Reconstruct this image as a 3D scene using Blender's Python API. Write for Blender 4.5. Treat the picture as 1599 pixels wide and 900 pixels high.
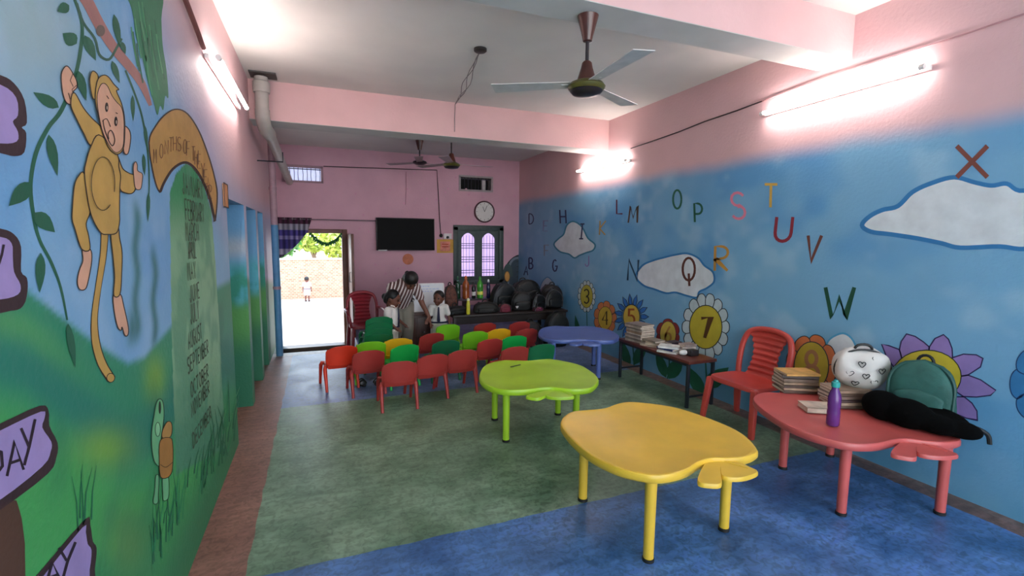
import bpy, bmesh, math, random
import numpy as np
from mathutils import Vector, Matrix
random.seed(7); rng = np.random.default_rng(7)
scene = bpy.context.scene
for o in list(bpy.data.objects): bpy.data.objects.remove(o)
COL = scene.collection

# ------------------------------------------------------------------ camera
W, H, CX, CY = 1599, 900, 799.5, 450
EYE = 1.6
_a = np.array([497 - CX, 370 - CY]); _b = np.array([2670 - CX, 389 - CY])
FPX = math.sqrt(-(_a @ _b))
_dY = np.array([_a[0], _a[1], FPX]); _dY /= np.linalg.norm(_dY)
_dX = np.array([_b[0], _b[1], FPX]); _dX /= np.linalg.norm(_dX)
_dZ = np.cross(_dX, _dY); _dZ = -_dZ if _dZ[1] > 0 else _dZ
ROT = np.array([_dX, _dY, _dZ]); CAM = np.array([0, 0, EYE])
cd = bpy.data.cameras.new('camera'); cam = bpy.data.objects.new('camera', cd); COL.objects.link(cam)
cd.sensor_width = 36; cd.sensor_fit = 'HORIZONTAL'; cd.lens = FPX / W * 36; cd.clip_start = .02; cd.clip_end = 300
_m = Matrix.Identity(4)
for i in range(3):
    _m[i][0] = ROT[i][0]; _m[i][1] = -ROT[i][1]; _m[i][2] = -ROT[i][2]; _m[i][3] = CAM[i]
cam.matrix_world = _m
scene.camera = cam

# ------------------------------------------------------------------ world, sun, exposure
vs = scene.view_settings
vs.view_transform = 'Standard'; vs.look = 'None'; vs.gamma = 1; vs.use_curve_mapping = False
vs.exposure = 1.45
world = bpy.data.worlds.new('sky'); scene.world = world; world.use_nodes = True
wn = world.node_tree.nodes; wl = world.node_tree.links
bg = wn['Background']
tc = wn.new('ShaderNodeTexCoord'); sx = wn.new('ShaderNodeSeparateXYZ'); cr = wn.new('ShaderNodeValToRGB')
wl.new(tc.outputs['Generated'], sx.inputs[0]); wl.new(sx.outputs['Z'], cr.inputs[0])
cr.color_ramp.elements[0].position = 0; cr.color_ramp.elements[0].color = (.95, .97, 1, 1)
cr.color_ramp.elements[1].position = .5; cr.color_ramp.elements[1].color = (.55, .75, 1, 1)
wl.new(cr.outputs[0], bg.inputs[0]); bg.inputs[1].default_value = 2.3
sd = bpy.data.lights.new('sun', 'SUN'); sun = bpy.data.objects.new('sun', sd); COL.objects.link(sun)
sd.energy = 2.0; sd.angle = .02; sd.color = (1, .95, .86)
sun.rotation_euler = (math.radians(35), 0, math.radians(200))

# ------------------------------------------------------------------ geometry of the view (photo pixel -> point on a known surface)
XR, XL, YB = 3.70, -0.62, 8.85
def ray(x, y): return ROT @ np.array([x - CX, y - CY, FPX])
def ground(x, y, z=0.0):
    d = ray(x, y); return CAM + d * ((z - EYE) / d[2])
def onX(x, y, X):
    d = ray(x, y); return CAM + d * (X / d[0])
def onY(x, y, Y):
    d = ray(x, y); return CAM + d * (Y / d[1])

# ------------------------------------------------------------------ materials
def lin(c):
    if isinstance(c, str):
        c = c.lstrip('#'); c = [int(c[i:i + 2], 16) / 255 for i in (0, 2, 4)]
    return [x / 12.92 if x <= .04045 else ((x + .055) / 1.055) ** 2.4 for x in c]
MATS = {}
def M(name, col, rough=.5, var=.12, scale=12, bump=0., bscale=60, metal=0., emit=None, es=0, alpha=None, trans=0, coat=0, sheen=0):
    if name in MATS: return MATS[name]
    m = bpy.data.materials.new(name); m.use_nodes = True; MATS[name] = m
    n = m.node_tree.nodes; l = m.node_tree.links; p = n['Principled BSDF']
    c = lin(col)
    t = n.new('ShaderNodeTexCoord'); nz = n.new('ShaderNodeTexNoise'); nz.inputs['Scale'].default_value = scale; nz.inputs['Detail'].default_value = 4
    l.new(t.outputs['Object'], nz.inputs['Vector'])
    r = n.new('ShaderNodeValToRGB'); l.new(nz.outputs['Fac'], r.inputs[0])
    r.color_ramp.elements[0].position = .3; r.color_ramp.elements[1].position = .7
    r.color_ramp.elements[0].color = (*[max(0, x * (1 - var)) for x in c], 1)
    r.color_ramp.elements[1].color = (*[min(1, x * (1 + var)) for x in c], 1)
    l.new(r.outputs[0], p.inputs['Base Color'])
    p.inputs['Roughness'].default_value = rough; p.inputs['Metallic'].default_value = metal
    p.inputs['Transmission Weight'].default_value = trans; p.inputs['Coat Weight'].default_value = coat
    p.inputs['Sheen Weight'].default_value = sheen
    if emit is not None:
        p.inputs['Emission Color'].default_value = (*lin(emit), 1); p.inputs['Emission Strength'].default_value = es
    if bump:
        nb = n.new('ShaderNodeTexNoise'); nb.inputs['Scale'].default_value = bscale; nb.inputs['Detail'].default_value = 3
        l.new(t.outputs['Object'], nb.inputs['Vector'])
        b = n.new('ShaderNodeBump'); b.inputs['Strength'].default_value = bump; b.inputs['Distance'].default_value = .01
        l.new(nb.outputs['Fac'], b.inputs['Height']); l.new(b.outputs[0], p.inputs['Normal'])
    return m
def M_attr(name, rough=.6, bump=.15, bscale=45):
    m = M(name, '#ffffff', rough, .06, 3, bump, bscale)
    n = m.node_tree.nodes; l = m.node_tree.links; p = n['Principled BSDF']
    at = n.new('ShaderNodeAttribute'); at.attribute_name = 'paint'
    mx = n.new('ShaderNodeMix'); mx.data_type = 'RGBA'; mx.blend_type = 'MULTIPLY'; mx.inputs['Factor'].default_value = 1
    src = p.inputs['Base Color'].links[0].from_socket
    l.new(at.outputs['Color'], mx.inputs['A']); l.new(src, mx.inputs['B']); l.new(mx.outputs['Result'], p.inputs['Base Color'])
    return m

# ------------------------------------------------------------------ mesh builder
def norm(v): return v / (np.linalg.norm(v) + 1e-12)
class MB:
    def __init__(s): s.v = []; s.f = []; s.mi = []; s.cur = 0
    def add(s, vs_, fs_):
        o = len(s.v); s.v += [tuple(map(float, v)) for v in vs_]
        s.f += [tuple(i + o for i in f) for f in fs_]; s.mi += [s.cur] * len(fs_); return s
    def box(s, c, d, rz=0, rx=0, ry=0):
        hx, hy, hz = d[0] / 2, d[1] / 2, d[2] / 2
        R = Matrix.Rotation(rz, 3, 'Z') @ Matrix.Rotation(ry, 3, 'Y') @ Matrix.Rotation(rx, 3, 'X')
        vs_ = [Vector(c) + R @ Vector((x, y, z)) for x in (-hx, hx) for y in (-hy, hy) for z in (-hz, hz)]
        return s.add(vs_, [(0, 1, 3, 2), (4, 6, 7, 5), (0, 4, 5, 1), (2, 3, 7, 6), (0, 2, 6, 4), (1, 5, 7, 3)])
    def b2(s, x0, x1, y0, y1, z0, z1): return s.box(((x0 + x1) / 2, (y0 + y1) / 2, (z0 + z1) / 2), (abs(x1 - x0), abs(y1 - y0), abs(z1 - z0)))
    def tube(s, path, r, n=10, caps=True, closed=False):
        P = [np.array(p, float) for p in path]; k = len(P)
        rr = r if isinstance(r, (list, tuple)) else [r] * k
        up = None; rings = []
        for i in range(k):
            if closed: t = P[(i + 1) % k] - P[i - 1]
            else: t = P[min(i + 1, k - 1)] - P[max(i - 1, 0)]
            t = norm(t)
            if up is None:
                up = np.array([0, 0, 1.]) if abs(t[2]) < .9 else np.array([1., 0, 0])
            a = norm(np.cross(t, up)); b = np.cross(a, t); up = b
            rings.append([P[i] + rr[i] * (math.cos(q) * a + math.sin(q) * b) for q in np.linspace(0, 2 * math.pi, n, endpoint=False)])
        vs_ = [v for g in rings for v in g]; fs_ = []
        for i in range(k if closed else k - 1):
            j = (i + 1) % k
            for q in range(n):
                fs_.append((i * n + q, i * n + (q + 1) % n, j * n + (q + 1) % n, j * n + q))
        if caps and not closed: fs_ += [tuple(range(n - 1, -1, -1)), tuple((k - 1) * n + q for q in range(n))]
        return s.add(vs_, fs_)
    def lathe(s, prof, c=(0, 0, 0), n=24):
        vs_ = []; fs_ = []; k = len(prof)
        for r, z in prof:
            for q in range(n):
                a = 2 * math.pi * q / n; vs_.append((c[0] + r * math.cos(a), c[1] + r * math.sin(a), c[2] + z))
        for i in range(k - 1):
            for q in range(n): fs_.append((i * n + q, i * n + (q + 1) % n, (i + 1) * n + (q + 1) % n, (i + 1) * n + q))
        fs_ += [tuple(range(n - 1, -1, -1)), tuple((k - 1) * n + q for q in range(n))]
        return s.add(vs_, fs_)
    def loft(s, rings, caps=True):
        n = len(rings[0]); vs_ = [v for g in rings for v in g]; fs_ = []
        for i in range(len(rings) - 1):
            for q in range(n): fs_.append((i * n + q, i * n + (q + 1) % n, (i + 1) * n + (q + 1) % n, (i + 1) * n + q))
        if caps: fs_ += [tuple(range(n - 1, -1, -1)), tuple((len(rings) - 1) * n + q for q in range(n))]
        return s.add(vs_, fs_)
    def prism(s, poly, z0, z1):
        return s.loft([[(x, y, z0) for x, y in poly], [(x, y, z1) for x, y in poly]])
    def ell(s, c, r, n=16, k=10, R=None):
        rings = []
        for i in range(k + 1):
            ph = -math.pi / 2 + math.pi * (.02 + .96 * i / k)
            g = [Vector((r[0] * math.cos(ph) * math.cos(a), r[1] * math.cos(ph) * math.sin(a), r[2] * math.sin(ph))) for a in [2 * math.pi * q / n for q in range(n)]]
            rings.append([tuple(Vector(c) + (R @ v if R else v)) for v in g])
        return s.loft(rings)
    def cap(s, p0, r0, p1, r1, n=12):     # tapered capsule
        p0 = np.array(p0, float); p1 = np.array(p1, float); t = norm(p1 - p0); path = []; rr = []
        for a in np.linspace(-math.pi / 2 + .15, 0, 4): path.append(p0 + t * r0 * math.sin(a)); rr.append(r0 * math.cos(a))
        for a in np.linspace(0, math.pi / 2 - .15, 4): path.append(p1 + t * r1 * math.sin(a)); rr.append(r1 * math.cos(a))
        return s.tube(path, rr, n)
    def sheet(s, fn, nu, nv, th):        # fn(u,v)->point, u,v in 0..1; closed thin sheet
        g = [[np.array(fn(i / nu, j / nv), float) for j in range(nv + 1)] for i in range(nu + 1)]
        top = []; bot = []
        for i in range(nu + 1):
            for j in range(nv + 1):
                du = g[min(i + 1, nu)][j] - g[max(i - 1, 0)][j]; dv = g[i][min(j + 1, nv)] - g[i][max(j - 1, 0)]
                nn = norm(np.cross(du, dv)); top.append(g[i][j] + nn * th / 2); bot.append(g[i][j] - nn * th / 2)
        k = (nu + 1) * (nv + 1); I = lambda i, j: i * (nv + 1) + j; fs_ = []
        for i in range(nu):
            for j in range(nv):
                fs_.append((I(i, j), I(i + 1, j), I(i + 1, j + 1), I(i, j + 1)))
                fs_.append((k + I(i, j), k + I(i, j + 1), k + I(i + 1, j + 1), k + I(i + 1, j)))
        for i in range(nu):
            fs_.append((I(i, 0), k + I(i, 0), k + I(i + 1, 0), I(i + 1, 0))); fs_.append((I(i, nv), I(i + 1, nv), k + I(i + 1, nv), k + I(i, nv)))
        for j in range(nv):
            fs_.append((I(0, j), I(0, j + 1), k + I(0, j + 1), k + I(0, j))); fs_.append((I(nu, j), k + I(nu, j), k + I(nu, j + 1), I(nu, j + 1)))
        return s.add(top + bot, fs_)
    def build(s, name, mats, parent=None, smooth=False, bevel=0, seg=2, remesh=0, xf=None):
        me = bpy.data.meshes.new(name); me.from_pydata(s.v, [], s.f)
        if not isinstance(mats, (list, tuple)): mats = [mats]
        for m in mats: me.materials.append(m)
        if len(mats) > 1: me.polygons.foreach_set('material_index', s.mi)
        bm = bmesh.new(); bm.from_mesh(me)
        if xf is not None: bm.transform(xf)
        bmesh.ops.recalc_face_normals(bm, faces=bm.faces)
        if bevel:
            es = [e for e in bm.edges if len(e.link_faces) == 2 and e.calc_face_angle(0) > .6]
            bmesh.ops.bevel(bm, geom=es, offset=bevel, segments=seg, affect='EDGES', profile=.5, clamp_overlap=True)
        bm.to_mesh(me); bm.free()
        if smooth or bevel:
            me.polygons.foreach_set('use_smooth', [True] * len(me.polygons))
            if not remesh: me.set_sharp_from_angle(angle=math.radians(40))
        o = bpy.data.objects.new(name, me); COL.objects.link(o)
        if parent: o.parent = parent
        if remesh:
            r = o.modifiers.new('remesh', 'REMESH'); r.mode = 'VOXEL'; r.voxel_size = remesh; r.use_smooth_shade = True
            q = o.modifiers.new('smooth', 'SMOOTH'); q.factor = .5; q.iterations = 4
        return o
def tag(o, label=None, cat=None, group=None, kind=None):
    if label: o['label'] = label
    if cat: o['category'] = cat
    if group: o['group'] = group
    if kind: o['kind'] = kind
    return o
def empty(name, loc, label, cat, group=None, rz=0):
    o = bpy.data.objects.new(name, None); COL.objects.link(o); o.location = loc; o.rotation_euler = (0, 0, rz); o.empty_display_size = .1
    return tag(o, label, cat, group)
def copy_tree(o, parent=None):
    c = o.copy(); COL.objects.link(c)
    if parent: c.parent = parent
    for ch in [x for x in bpy.data.objects if x.parent == o]: copy_tree(ch, c)
    return c
def catmull(pts, k=5, closed=True):
    P = [np.array(p, float) for p in pts]; n = len(P); out = []
    for i in range(n if closed else n - 1):
        g = (lambda j: P[j % n]) if closed else (lambda j: P[min(max(j, 0), n - 1)])
        p0, p1, p2, p3 = g(i - 1), g(i), g(i + 1), g(i + 2)
        for t in np.linspace(0, 1, k, endpoint=False):
            out.append(.5 * (2 * p1 + (p2 - p0) * t + (2 * p0 - 5 * p1 + 4 * p2 - p3) * t * t + (3 * p1 - p0 - 3 * p2 + p3) * t ** 3))
    if not closed: out.append(P[-1])
    return out

# ------------------------------------------------------------------ wall paint helpers
def sstep(a, b, x):
    t = np.clip((x - a) / (b - a), 0, 1); return t * t * (3 - 2 * t)
def vnoise(x, y, seed=0):
    r = np.random.default_rng(seed); T = r.random((64, 64))
    xi = np.floor(x).astype(int); yi = np.floor(y).astype(int); fx = x - xi; fy = y - yi
    fx = fx * fx * (3 - 2 * fx); fy = fy * fy * (3 - 2 * fy); g = lambda a, b: T[a % 64, b % 64]
    return (g(xi, yi) * (1 - fx) + g(xi + 1, yi) * fx) * (1 - fy) + (g(xi, yi + 1) * (1 - fx) + g(xi + 1, yi + 1) * fx) * fy
def fbm(x, y, seed=0): return .5 * vnoise(x, y, seed) + .3 * vnoise(2 * x, 2 * y, seed + 1) + .2 * vnoise(4 * x, 4 * y, seed + 2)
def mixc(c, col, w):
    return c * (1 - w[:, None]) + np.array(lin(col))[None, :] * w[:, None]
def set_paint(o, cols):
    at = o.data.color_attributes.new('paint', 'FLOAT_COLOR', 'POINT')
    at.data.foreach_set('color', np.hstack([cols, np.ones((len(cols), 1))]).astype(np.float32).ravel())
def grid_wall(name, u, v, fn, mat, thick_boxes):
    """a painted wall: a fine grid face plus the solid masonry behind it, in one mesh"""
    U, V = np.meshgrid(u, v, indexing='ij'); nu, nv = U.shape
    pts = fn(U.ravel(), V.ravel()); mb = MB(); mb.v = [tuple(p) for p in pts]
    mb.f = [(i * nv + j, (i + 1) * nv + j, (i + 1) * nv + j + 1, i * nv + j + 1) for i in range(nu - 1) for j in range(nv - 1)]
    mb.mi = [0] * len(mb.f)
    k = len(mb.v)
    for b in thick_boxes: mb.b2(*b)
    me = bpy.data.meshes.new(name); me.from_pydata(mb.v, [], mb.f); me.materials.append(mat)
    o = bpy.data.objects.new(name, me); COL.objects.link(o); tag(o, kind='structure')
    return o, k, len(mb.v)
class Paint:
    def __init__(s, wall, layer0=1): s.wall = wall; s.mb = MB(); s.mats = []; s.layer = layer0
    def P3(s, x, y, lay):
        off = .0008 + .0002 * lay
        if s.wall == 'R': return onX(x, y, XR - off)
        if s.wall == 'L': return onX(x, y, XL + off)
        return onY(x, y, YB - off)
    def mat(s, col, **k):
        m = M('paint_' + str(col).strip('#'), col, .6, .10, 9, .1)
        if m not in s.mats: s.mats.append(m)
        s.mb.cur = s.mats.index(m)
    def poly(s, pts, col, smooth=0, lay=None):
        if smooth: pts = catmull(pts, smooth)
        s.mat(col); L = s.layer if lay is None else lay
        s.mb.add([s.P3(p[0], p[1], L) for p in pts], [tuple(range(len(pts)))]); s.layer += 1 if lay is None else 0
        return s
    def rib(s, pts, w, col, closed=False, smooth=0, lay=None):
        if smooth: pts = catmull(pts, smooth, closed)
        P = [np.array(p, float) for p in pts]; n = len(P); s.mat(col); L = s.layer if lay is None else lay
        ww = w if isinstance(w, (list, tuple)) else [w] * n
        if isinstance(w, (list, tuple)) and len(w) != n: ww = list(np.interp(np.linspace(0, 1, n), np.linspace(0, 1, len(w)), w))
        a = []; b = []
        for i in range(n):
            t = (P[(i + 1) % n] - P[i - 1]) if closed else (P[min(i + 1, n - 1)] - P[max(i - 1, 0)])
            t = norm(t); q = np.array([-t[1], t[0]]) * ww[i] / 2
            if 0 < i < n - 1 or closed:
                t0 = norm(P[i] - P[i - 1]); c = max(.5, abs(t0 @ t)); q = q / c
            a.append(s.P3(*(P[i] + q), L)); b.append(s.P3(*(P[i] - q), L))
        m = n if closed else n - 1
        s.mb.add(a + b, [(i, (i + 1) % n, n + (i + 1) % n, n + i) for i in range(m)])
        if lay is None: s.layer += 1
        return s
    def ell(s, cx, cy, rx, ry, col, rot=0, lay=None, outline=None, ow=1.5):
        pts = [(cx + rx * math.cos(a) * math.cos(rot) - ry * math.sin(a) * math.sin(rot), cy + rx * math.cos(a) * math.sin(rot) + ry * math.sin(a) * math.cos(rot)) for a in np.linspace(0, 2 * math.pi, 28, endpoint=False)]
        s.poly(pts, col, lay=lay)
        if outline: s.rib(pts, ow, outline, True, lay=None if lay is None else lay + 1)
        return s
    def fo(s, pts, col, out='#2a2420', ow=1.6, smooth=4):     # filled with an outline
        q = catmull(pts, smooth) if smooth else pts
        s.poly(q, col); s.rib(q, ow, out, True); return s
    def leaf(s, x0, y0, x1, y1, w, col):
        d = np.array([x1 - x0, y1 - y0], float); L = np.linalg.norm(d); t = d / L; n = np.array([-t[1], t[0]]); b = np.array([x0, y0], float)
        pts = [b] + [b + d * k + n * w * .5 * math.sin(math.pi * k ** .75) for k in (.15, .3, .5, .7, .88)] + [b + d] + [b + d * k - n * w * .5 * math.sin(math.pi * k ** .75) for k in (.88, .7, .5, .3, .15)]
        s.poly(pts, col); return s
    def done(s, name, parent, label=None):
        o = s.mb.build(name, s.mats, parent)
        if label: o['label'] = label
        return o
arc = lambda cx, cy, rx, ry, a0, a1, n=9: [(cx + rx * math.cos(math.radians(a)), cy + ry * math.sin(math.radians(a))) for a in np.linspace(a0, a1, n)]
FONT = {  # strokes in a unit box, y down
 'A': [[(0, 1), (.5, 0), (1, 1)], [(.2, .62), (.8, .62)]], 'B': [[(0, 0), (0, 1)], [(0, 0)] + arc(.4, .25, .5, .25, -90, 90) + [(0, .5)], [(0, .5)] + arc(.45, .75, .55, .25, -90, 90) + [(0, 1)]],
 'C': [arc(.55, .5, .55, .5, -50, -310)], 'D': [[(0, 0), (0, 1)], [(0, 0)] + arc(.25, .5, .75, .5, -90, 90) + [(0, 1)]],
 'E': [[(1, 0), (0, 0), (0, 1), (1, 1)], [(0, .5), (.8, .5)]], 'F': [[(1, 0), (0, 0), (0, 1)], [(0, .5), (.8, .5)]],
 'G': [arc(.5, .5, .5, .5, -50, -330) + [(1, .55), (.55, .55)]], 'H': [[(0, 0), (0, 1)], [(1, 0), (1, 1)], [(0, .5), (1, .5)]],
 'I': [[(.5, 0), (.5, 1)], [(.15, 0), (.85, 0)], [(.15, 1), (.85, 1)]], 'J': [[(.8, 0), (.8, .7)] + arc(.45, .7, .35, .3, 10, 170)],
 'K': [[(0, 0), (0, 1)], [(1, 0), (0, .55), (1, 1)]], 'L': [[(0, 0), (0, 1), (1, 1)]], 'M': [[(0, 1), (.1, 0), (.5, .7), (.9, 0), (1, 1)]],
 'N': [[(0, 1), (0, 0), (1, 1), (1, 0)]], 'O': [arc(.5, .5, .5, .5, 0, 360, 20)], 'P': [[(0, 1), (0, 0)] + arc(.45, .28, .55, .28, -90, 90) + [(0, .56)]],
 'Q': [arc(.5, .4, .5, .4, 0, 360, 20), [(.5, .55), (.55, 1)]], 'R': [[(0, 1), (0, 0)] + arc(.45, .25, .55, .25, -90, 90) + [(0, .5), (1, 1)]],
 'S': [arc(.5, .25, .48, .25, -30, -270) + arc(.5, .75, .5, .25, -90, 150)], 'T': [[(0, 0), (1, 0)], [(.5, 0), (.5, 1)]],
 'U': [[(0, 0), (0, .6)] + arc(.5, .65, .5, .35, 180, 0) + [(1, 0)]], 'V': [[(0, 0), (.5, 1), (1, 0)]], 'W': [[(0, 0), (.28, 1), (.5, .35), (.75, 1), (1, 0)]],
 'X': [[(0, 0), (1, 1)], [(1, 0), (0, 1)]], 'Y': [[(0, 0), (.5, .5), (1, 0)], [(.5, .5), (.5, 1)]],
 '3': [arc(.45, .25, .5, .25, -150, 90) + arc(.45, .75, .5, .25, -90, 150)], '4': [[(.75, 1), (.75, 0), (0, .65), (1, .65)]],
 '5': [[(.95, 0), (.15, 0), (.1, .45)] + arc(.45, .7, .5, .3, -100, 130)], '6': [[(.8, 0), (.2, .45)] + arc(.5, .72, .45, .28, 180, 540, 16)],
 '7': [[(0, .05), (1, .0), (.35, 1)]], '8': [arc(.5, .25, .38, .25, 90, 450, 16), arc(.5, .75, .5, .25, -90, 270, 16)]}
def glyph(p, ch, x0, y0, x1, y1, w, col, shear=0):
    lay = p.layer
    for k_, st in enumerate(FONT[ch]):
        p.rib([(x0 + (x1 - x0) * a + shear * (1 - b), y0 + (y1 - y0) * b) for a, b in st], w, col, lay=lay + .3 * k_)
    p.layer += 1

# ------------------------------------------------------------------ setting
class Patchwork:
    def __init__(s): s.v = []; s.f = []; s.c = []
    def grid(s, U, V, fn, cfn, skip=None):
        u, v = np.meshgrid(U, V, indexing='ij'); nu, nv = u.shape; o = len(s.v)
        pts = fn(u.ravel(), v.ravel()); s.v += [tuple(p) for p in pts]; s.c.append(cfn(u.ravel(), v.ravel()))
        for i in range(nu - 1):
            for j in range(nv - 1):
                if skip and skip((U[i] + U[i + 1]) / 2, (V[j] + V[j + 1]) / 2): continue
                s.f.append((o + i * nv + j, o + (i + 1) * nv + j, o + (i + 1) * nv + j + 1, o + i * nv + j + 1))
    def box(s, x0, x1, y0, y1, z0, z1, col):
        m = MB(); m.b2(x0, x1, y0, y1, z0, z1); o = len(s.v); s.v += m.v; s.f += [tuple(i + o for i in f) for f in m.f]
        s.c.append(np.tile(np.array(lin(col)), (8, 1)))
    def build(s, name, mat):
        me = bpy.data.meshes.new(name); me.from_pydata(s.v, [], s.f); me.materials.append(mat)
        o = bpy.data.objects.new(name, me); COL.objects.link(o); tag(o, kind='structure')
        set_paint(o, np.vstack(s.c)); return o
WALLMAT = M_attr('painted_plaster', .55, .25, 40)
ZC = 3.2; TOP = 3.35

# floor: painted cement in bands
def floor_mat():
    m = M('painted_cement_floor', '#ffffff', .42, .0, 5, .12, 30); n = m.node_tree.nodes; l = m.node_tree.links; p = n['Principled BSDF']
    g = n.new('ShaderNodeNewGeometry'); sp = n.new('ShaderNodeSeparateXYZ'); l.new(g.outputs['Position'], sp.inputs[0])
    def noise(sc, det=5, dist=0):
        z = n.new('ShaderNodeTexNoise'); z.inputs['Scale'].default_value = sc; z.inputs['Detail'].default_value = det; z.inputs['Distortion'].default_value = dist
        l.new(g.outputs['Position'], z.inputs['Vector']); return z.outputs['Fac']
    def math_(op, a, b=None):
        q = n.new('ShaderNodeMath'); q.operation = op
        for i, x in enumerate((a, b)):
            if x is None: continue
            if isinstance(x, (int, float)): q.inputs[i].default_value = x
            else: l.new(x, q.inputs[i])
        return q.outputs[0]
    def ramp(f, c0, c1, a=.35, b=.65):
        r = n.new('ShaderNodeValToRGB'); l.new(f, r.inputs[0]); r.color_ramp.elements[0].position = a; r.color_ramp.elements[1].position = b
        r.color_ramp.elements[0].color = (*lin(c0), 1); r.color_ramp.elements[1].color = (*lin(c1), 1); return r.outputs[0]
    def mix(f, a, b, mode='MIX'):
        q = n.new('ShaderNodeMix'); q.data_type = 'RGBA'; q.blend_type = mode
        if isinstance(f, (int, float)): q.inputs['Factor'].default_value = f
        else: l.new(f, q.inputs['Factor'])
        l.new(a, q.inputs['A']); l.new(b, q.inputs['B']); return q.outputs['Result']
    n1 = noise(3.2, 6, .6); n2 = noise(14, 6); 
    green = ramp(n1, '#76987a', '#9fbd9f'); blue = ramp(n1, '#4475b2', '#6a9ad6'); blue_glare = ramp(n1, '#6484bb', '#93a8d2'); red = ramp(n1, '#a06c60', '#b98373')  # far blue is paler, with daylight glare from the doorway put into its colour
    wob = math_('MULTIPLY', math_('SUBTRACT', noise(6, 3), .5), .03)
    y = math_('ADD', sp.outputs['Y'], wob); x = math_('ADD', sp.outputs['X'], wob)
    isg = math_('MULTIPLY', math_('GREATER_THAN', y, 2.40), math_('LESS_THAN', y, 4.83))
    c = mix(math_('GREATER_THAN', y, 4.0), blue, blue_glare); c = mix(isg, c, green)
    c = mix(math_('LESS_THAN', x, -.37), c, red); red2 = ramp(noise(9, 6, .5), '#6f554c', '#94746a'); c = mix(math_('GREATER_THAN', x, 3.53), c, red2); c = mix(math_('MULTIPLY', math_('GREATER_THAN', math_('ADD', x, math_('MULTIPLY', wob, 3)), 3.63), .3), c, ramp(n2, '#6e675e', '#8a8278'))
    cream = ramp(n2, '#b9a58e', '#d8c6ae')
    c = mix(math_('MULTIPLY', math_('GREATER_THAN', y, 6.98), math_('LESS_THAN', x, .5)), c, cream)
    n3 = noise(26, 8, 1.2); sc = ramp(n3, '#a2a29c', '#ffffff', .36, .56); c = mix(.5, c, sc, 'MULTIPLY'); scr = n.new('ShaderNodeTexNoise'); scr.inputs['Scale'].default_value = 1; scr.inputs['Detail'].default_value = 5; mpp = n.new('ShaderNodeMapping'); mpp.inputs['Scale'].default_value = (5, 26, 1); mpp.inputs['Rotation'].default_value = (0, 0, .35); l.new(g.outputs['Position'], mpp.inputs[0]); l.new(mpp.outputs[0], scr.inputs['Vector']); c = mix(.5, c, ramp(scr.outputs['Fac'], '#727272', '#a8a8a8', .4, .72), 'OVERLAY')
    wear = ramp(noise(1.1, 4, .4), '#ffffff', '#d9d6cc'); c = mix(.6, c, wear, 'MULTIPLY')
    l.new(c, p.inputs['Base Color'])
    rr = n.new('ShaderNodeMapRange'); rr.inputs['To Min'].default_value = .3; rr.inputs['To Max'].default_value = .55
    l.new(n1, rr.inputs['Value']); l.new(rr.outputs[0], p.inputs['Roughness'])
    return m
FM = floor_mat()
LY = 7.18
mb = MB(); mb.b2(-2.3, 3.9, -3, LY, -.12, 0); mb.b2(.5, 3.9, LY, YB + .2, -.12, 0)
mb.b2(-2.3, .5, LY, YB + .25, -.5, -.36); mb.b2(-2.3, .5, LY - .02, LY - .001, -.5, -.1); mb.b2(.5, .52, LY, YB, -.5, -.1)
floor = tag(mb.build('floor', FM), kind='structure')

# ceiling and its beams
WHITE = M('whitewash', '#d9d8d2', .8, .05, 2, .1, 20); PINK = M('pink_plaster', '#dfb6b4', .65, .05, 2.5, .2, 35); GREYW = M('grey_whitewash', '#c9c8c2', .8, .08, 3, .1, 20)
mb = MB(); mb.b2(-2.3, 3.9, -3, 2.6, 3.25, 3.4); mb.b2(-2.3, 3.9, 2.6, 5.9, ZC, 3.4); mb.b2(-2.3, 3.9, 5.9, YB + .2, 3.1, 3.4)
ceiling = tag(mb.build('ceiling', WHITE), kind='structure')
for y0, y1, z0, nm in ((2.50, 2.77, 2.94, 'beam'), (5.72, 6.06, 2.80, 'beam')):
    mb = MB(); mb.b2(XL - .2, XR + .1, y0, y1, z0 + .004, 3.3); mb.cur = 1; mb.b2(XL - .2, XR + .1, y0 + .002, y1 - .002, z0, z0 + .004)
    mb.build(nm, [PINK, GREYW], ceiling)

# right wall
def c_right(Y, Z):
    n = len(Y); c = np.tile(np.array(lin('#76abcd')), (n, 1))
    a = fbm(Y * 1.3, Z * 1.6, 3); b = fbm(Y * 3.1 + 9, Z * 3.5, 8)
    c = mixc(c, '#5093c6', sstep(.5, .75, a) * .8); c = mixc(c, '#9fc4d8', sstep(.52, .8, b) * .5)
    c = mixc(c, '#5596bd', sstep(1.0, .2, Z) * .55)
    c = mixc(c, '#7f9db5', sstep(6.5, 8.6, Y) * .35)
    e = 2.33 + .05 * (fbm(Y * 2, Y * 0 + 3, 5) - .5) - .03 * sstep(4, 8, Y)
    c = mixc(c, '#d9b2b4', sstep(-.09, .10, Z - e))
    return c
pw = Patchwork()
Ys = np.concatenate([np.linspace(-3, 1, 9)[:-1], np.arange(1, YB, .03), [YB]]); Zs = np.linspace(0, TOP, 130)
pw.grid(Ys, Zs, lambda u, v: np.stack([u * 0 + XR, u, v], 1), c_right)
pw.box(XR + .001, XR + .2, -3, YB + .2, -.1, TOP, '#d9a6a8')
wall_right = pw.build('wall_right', WALLMAT)

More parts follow.
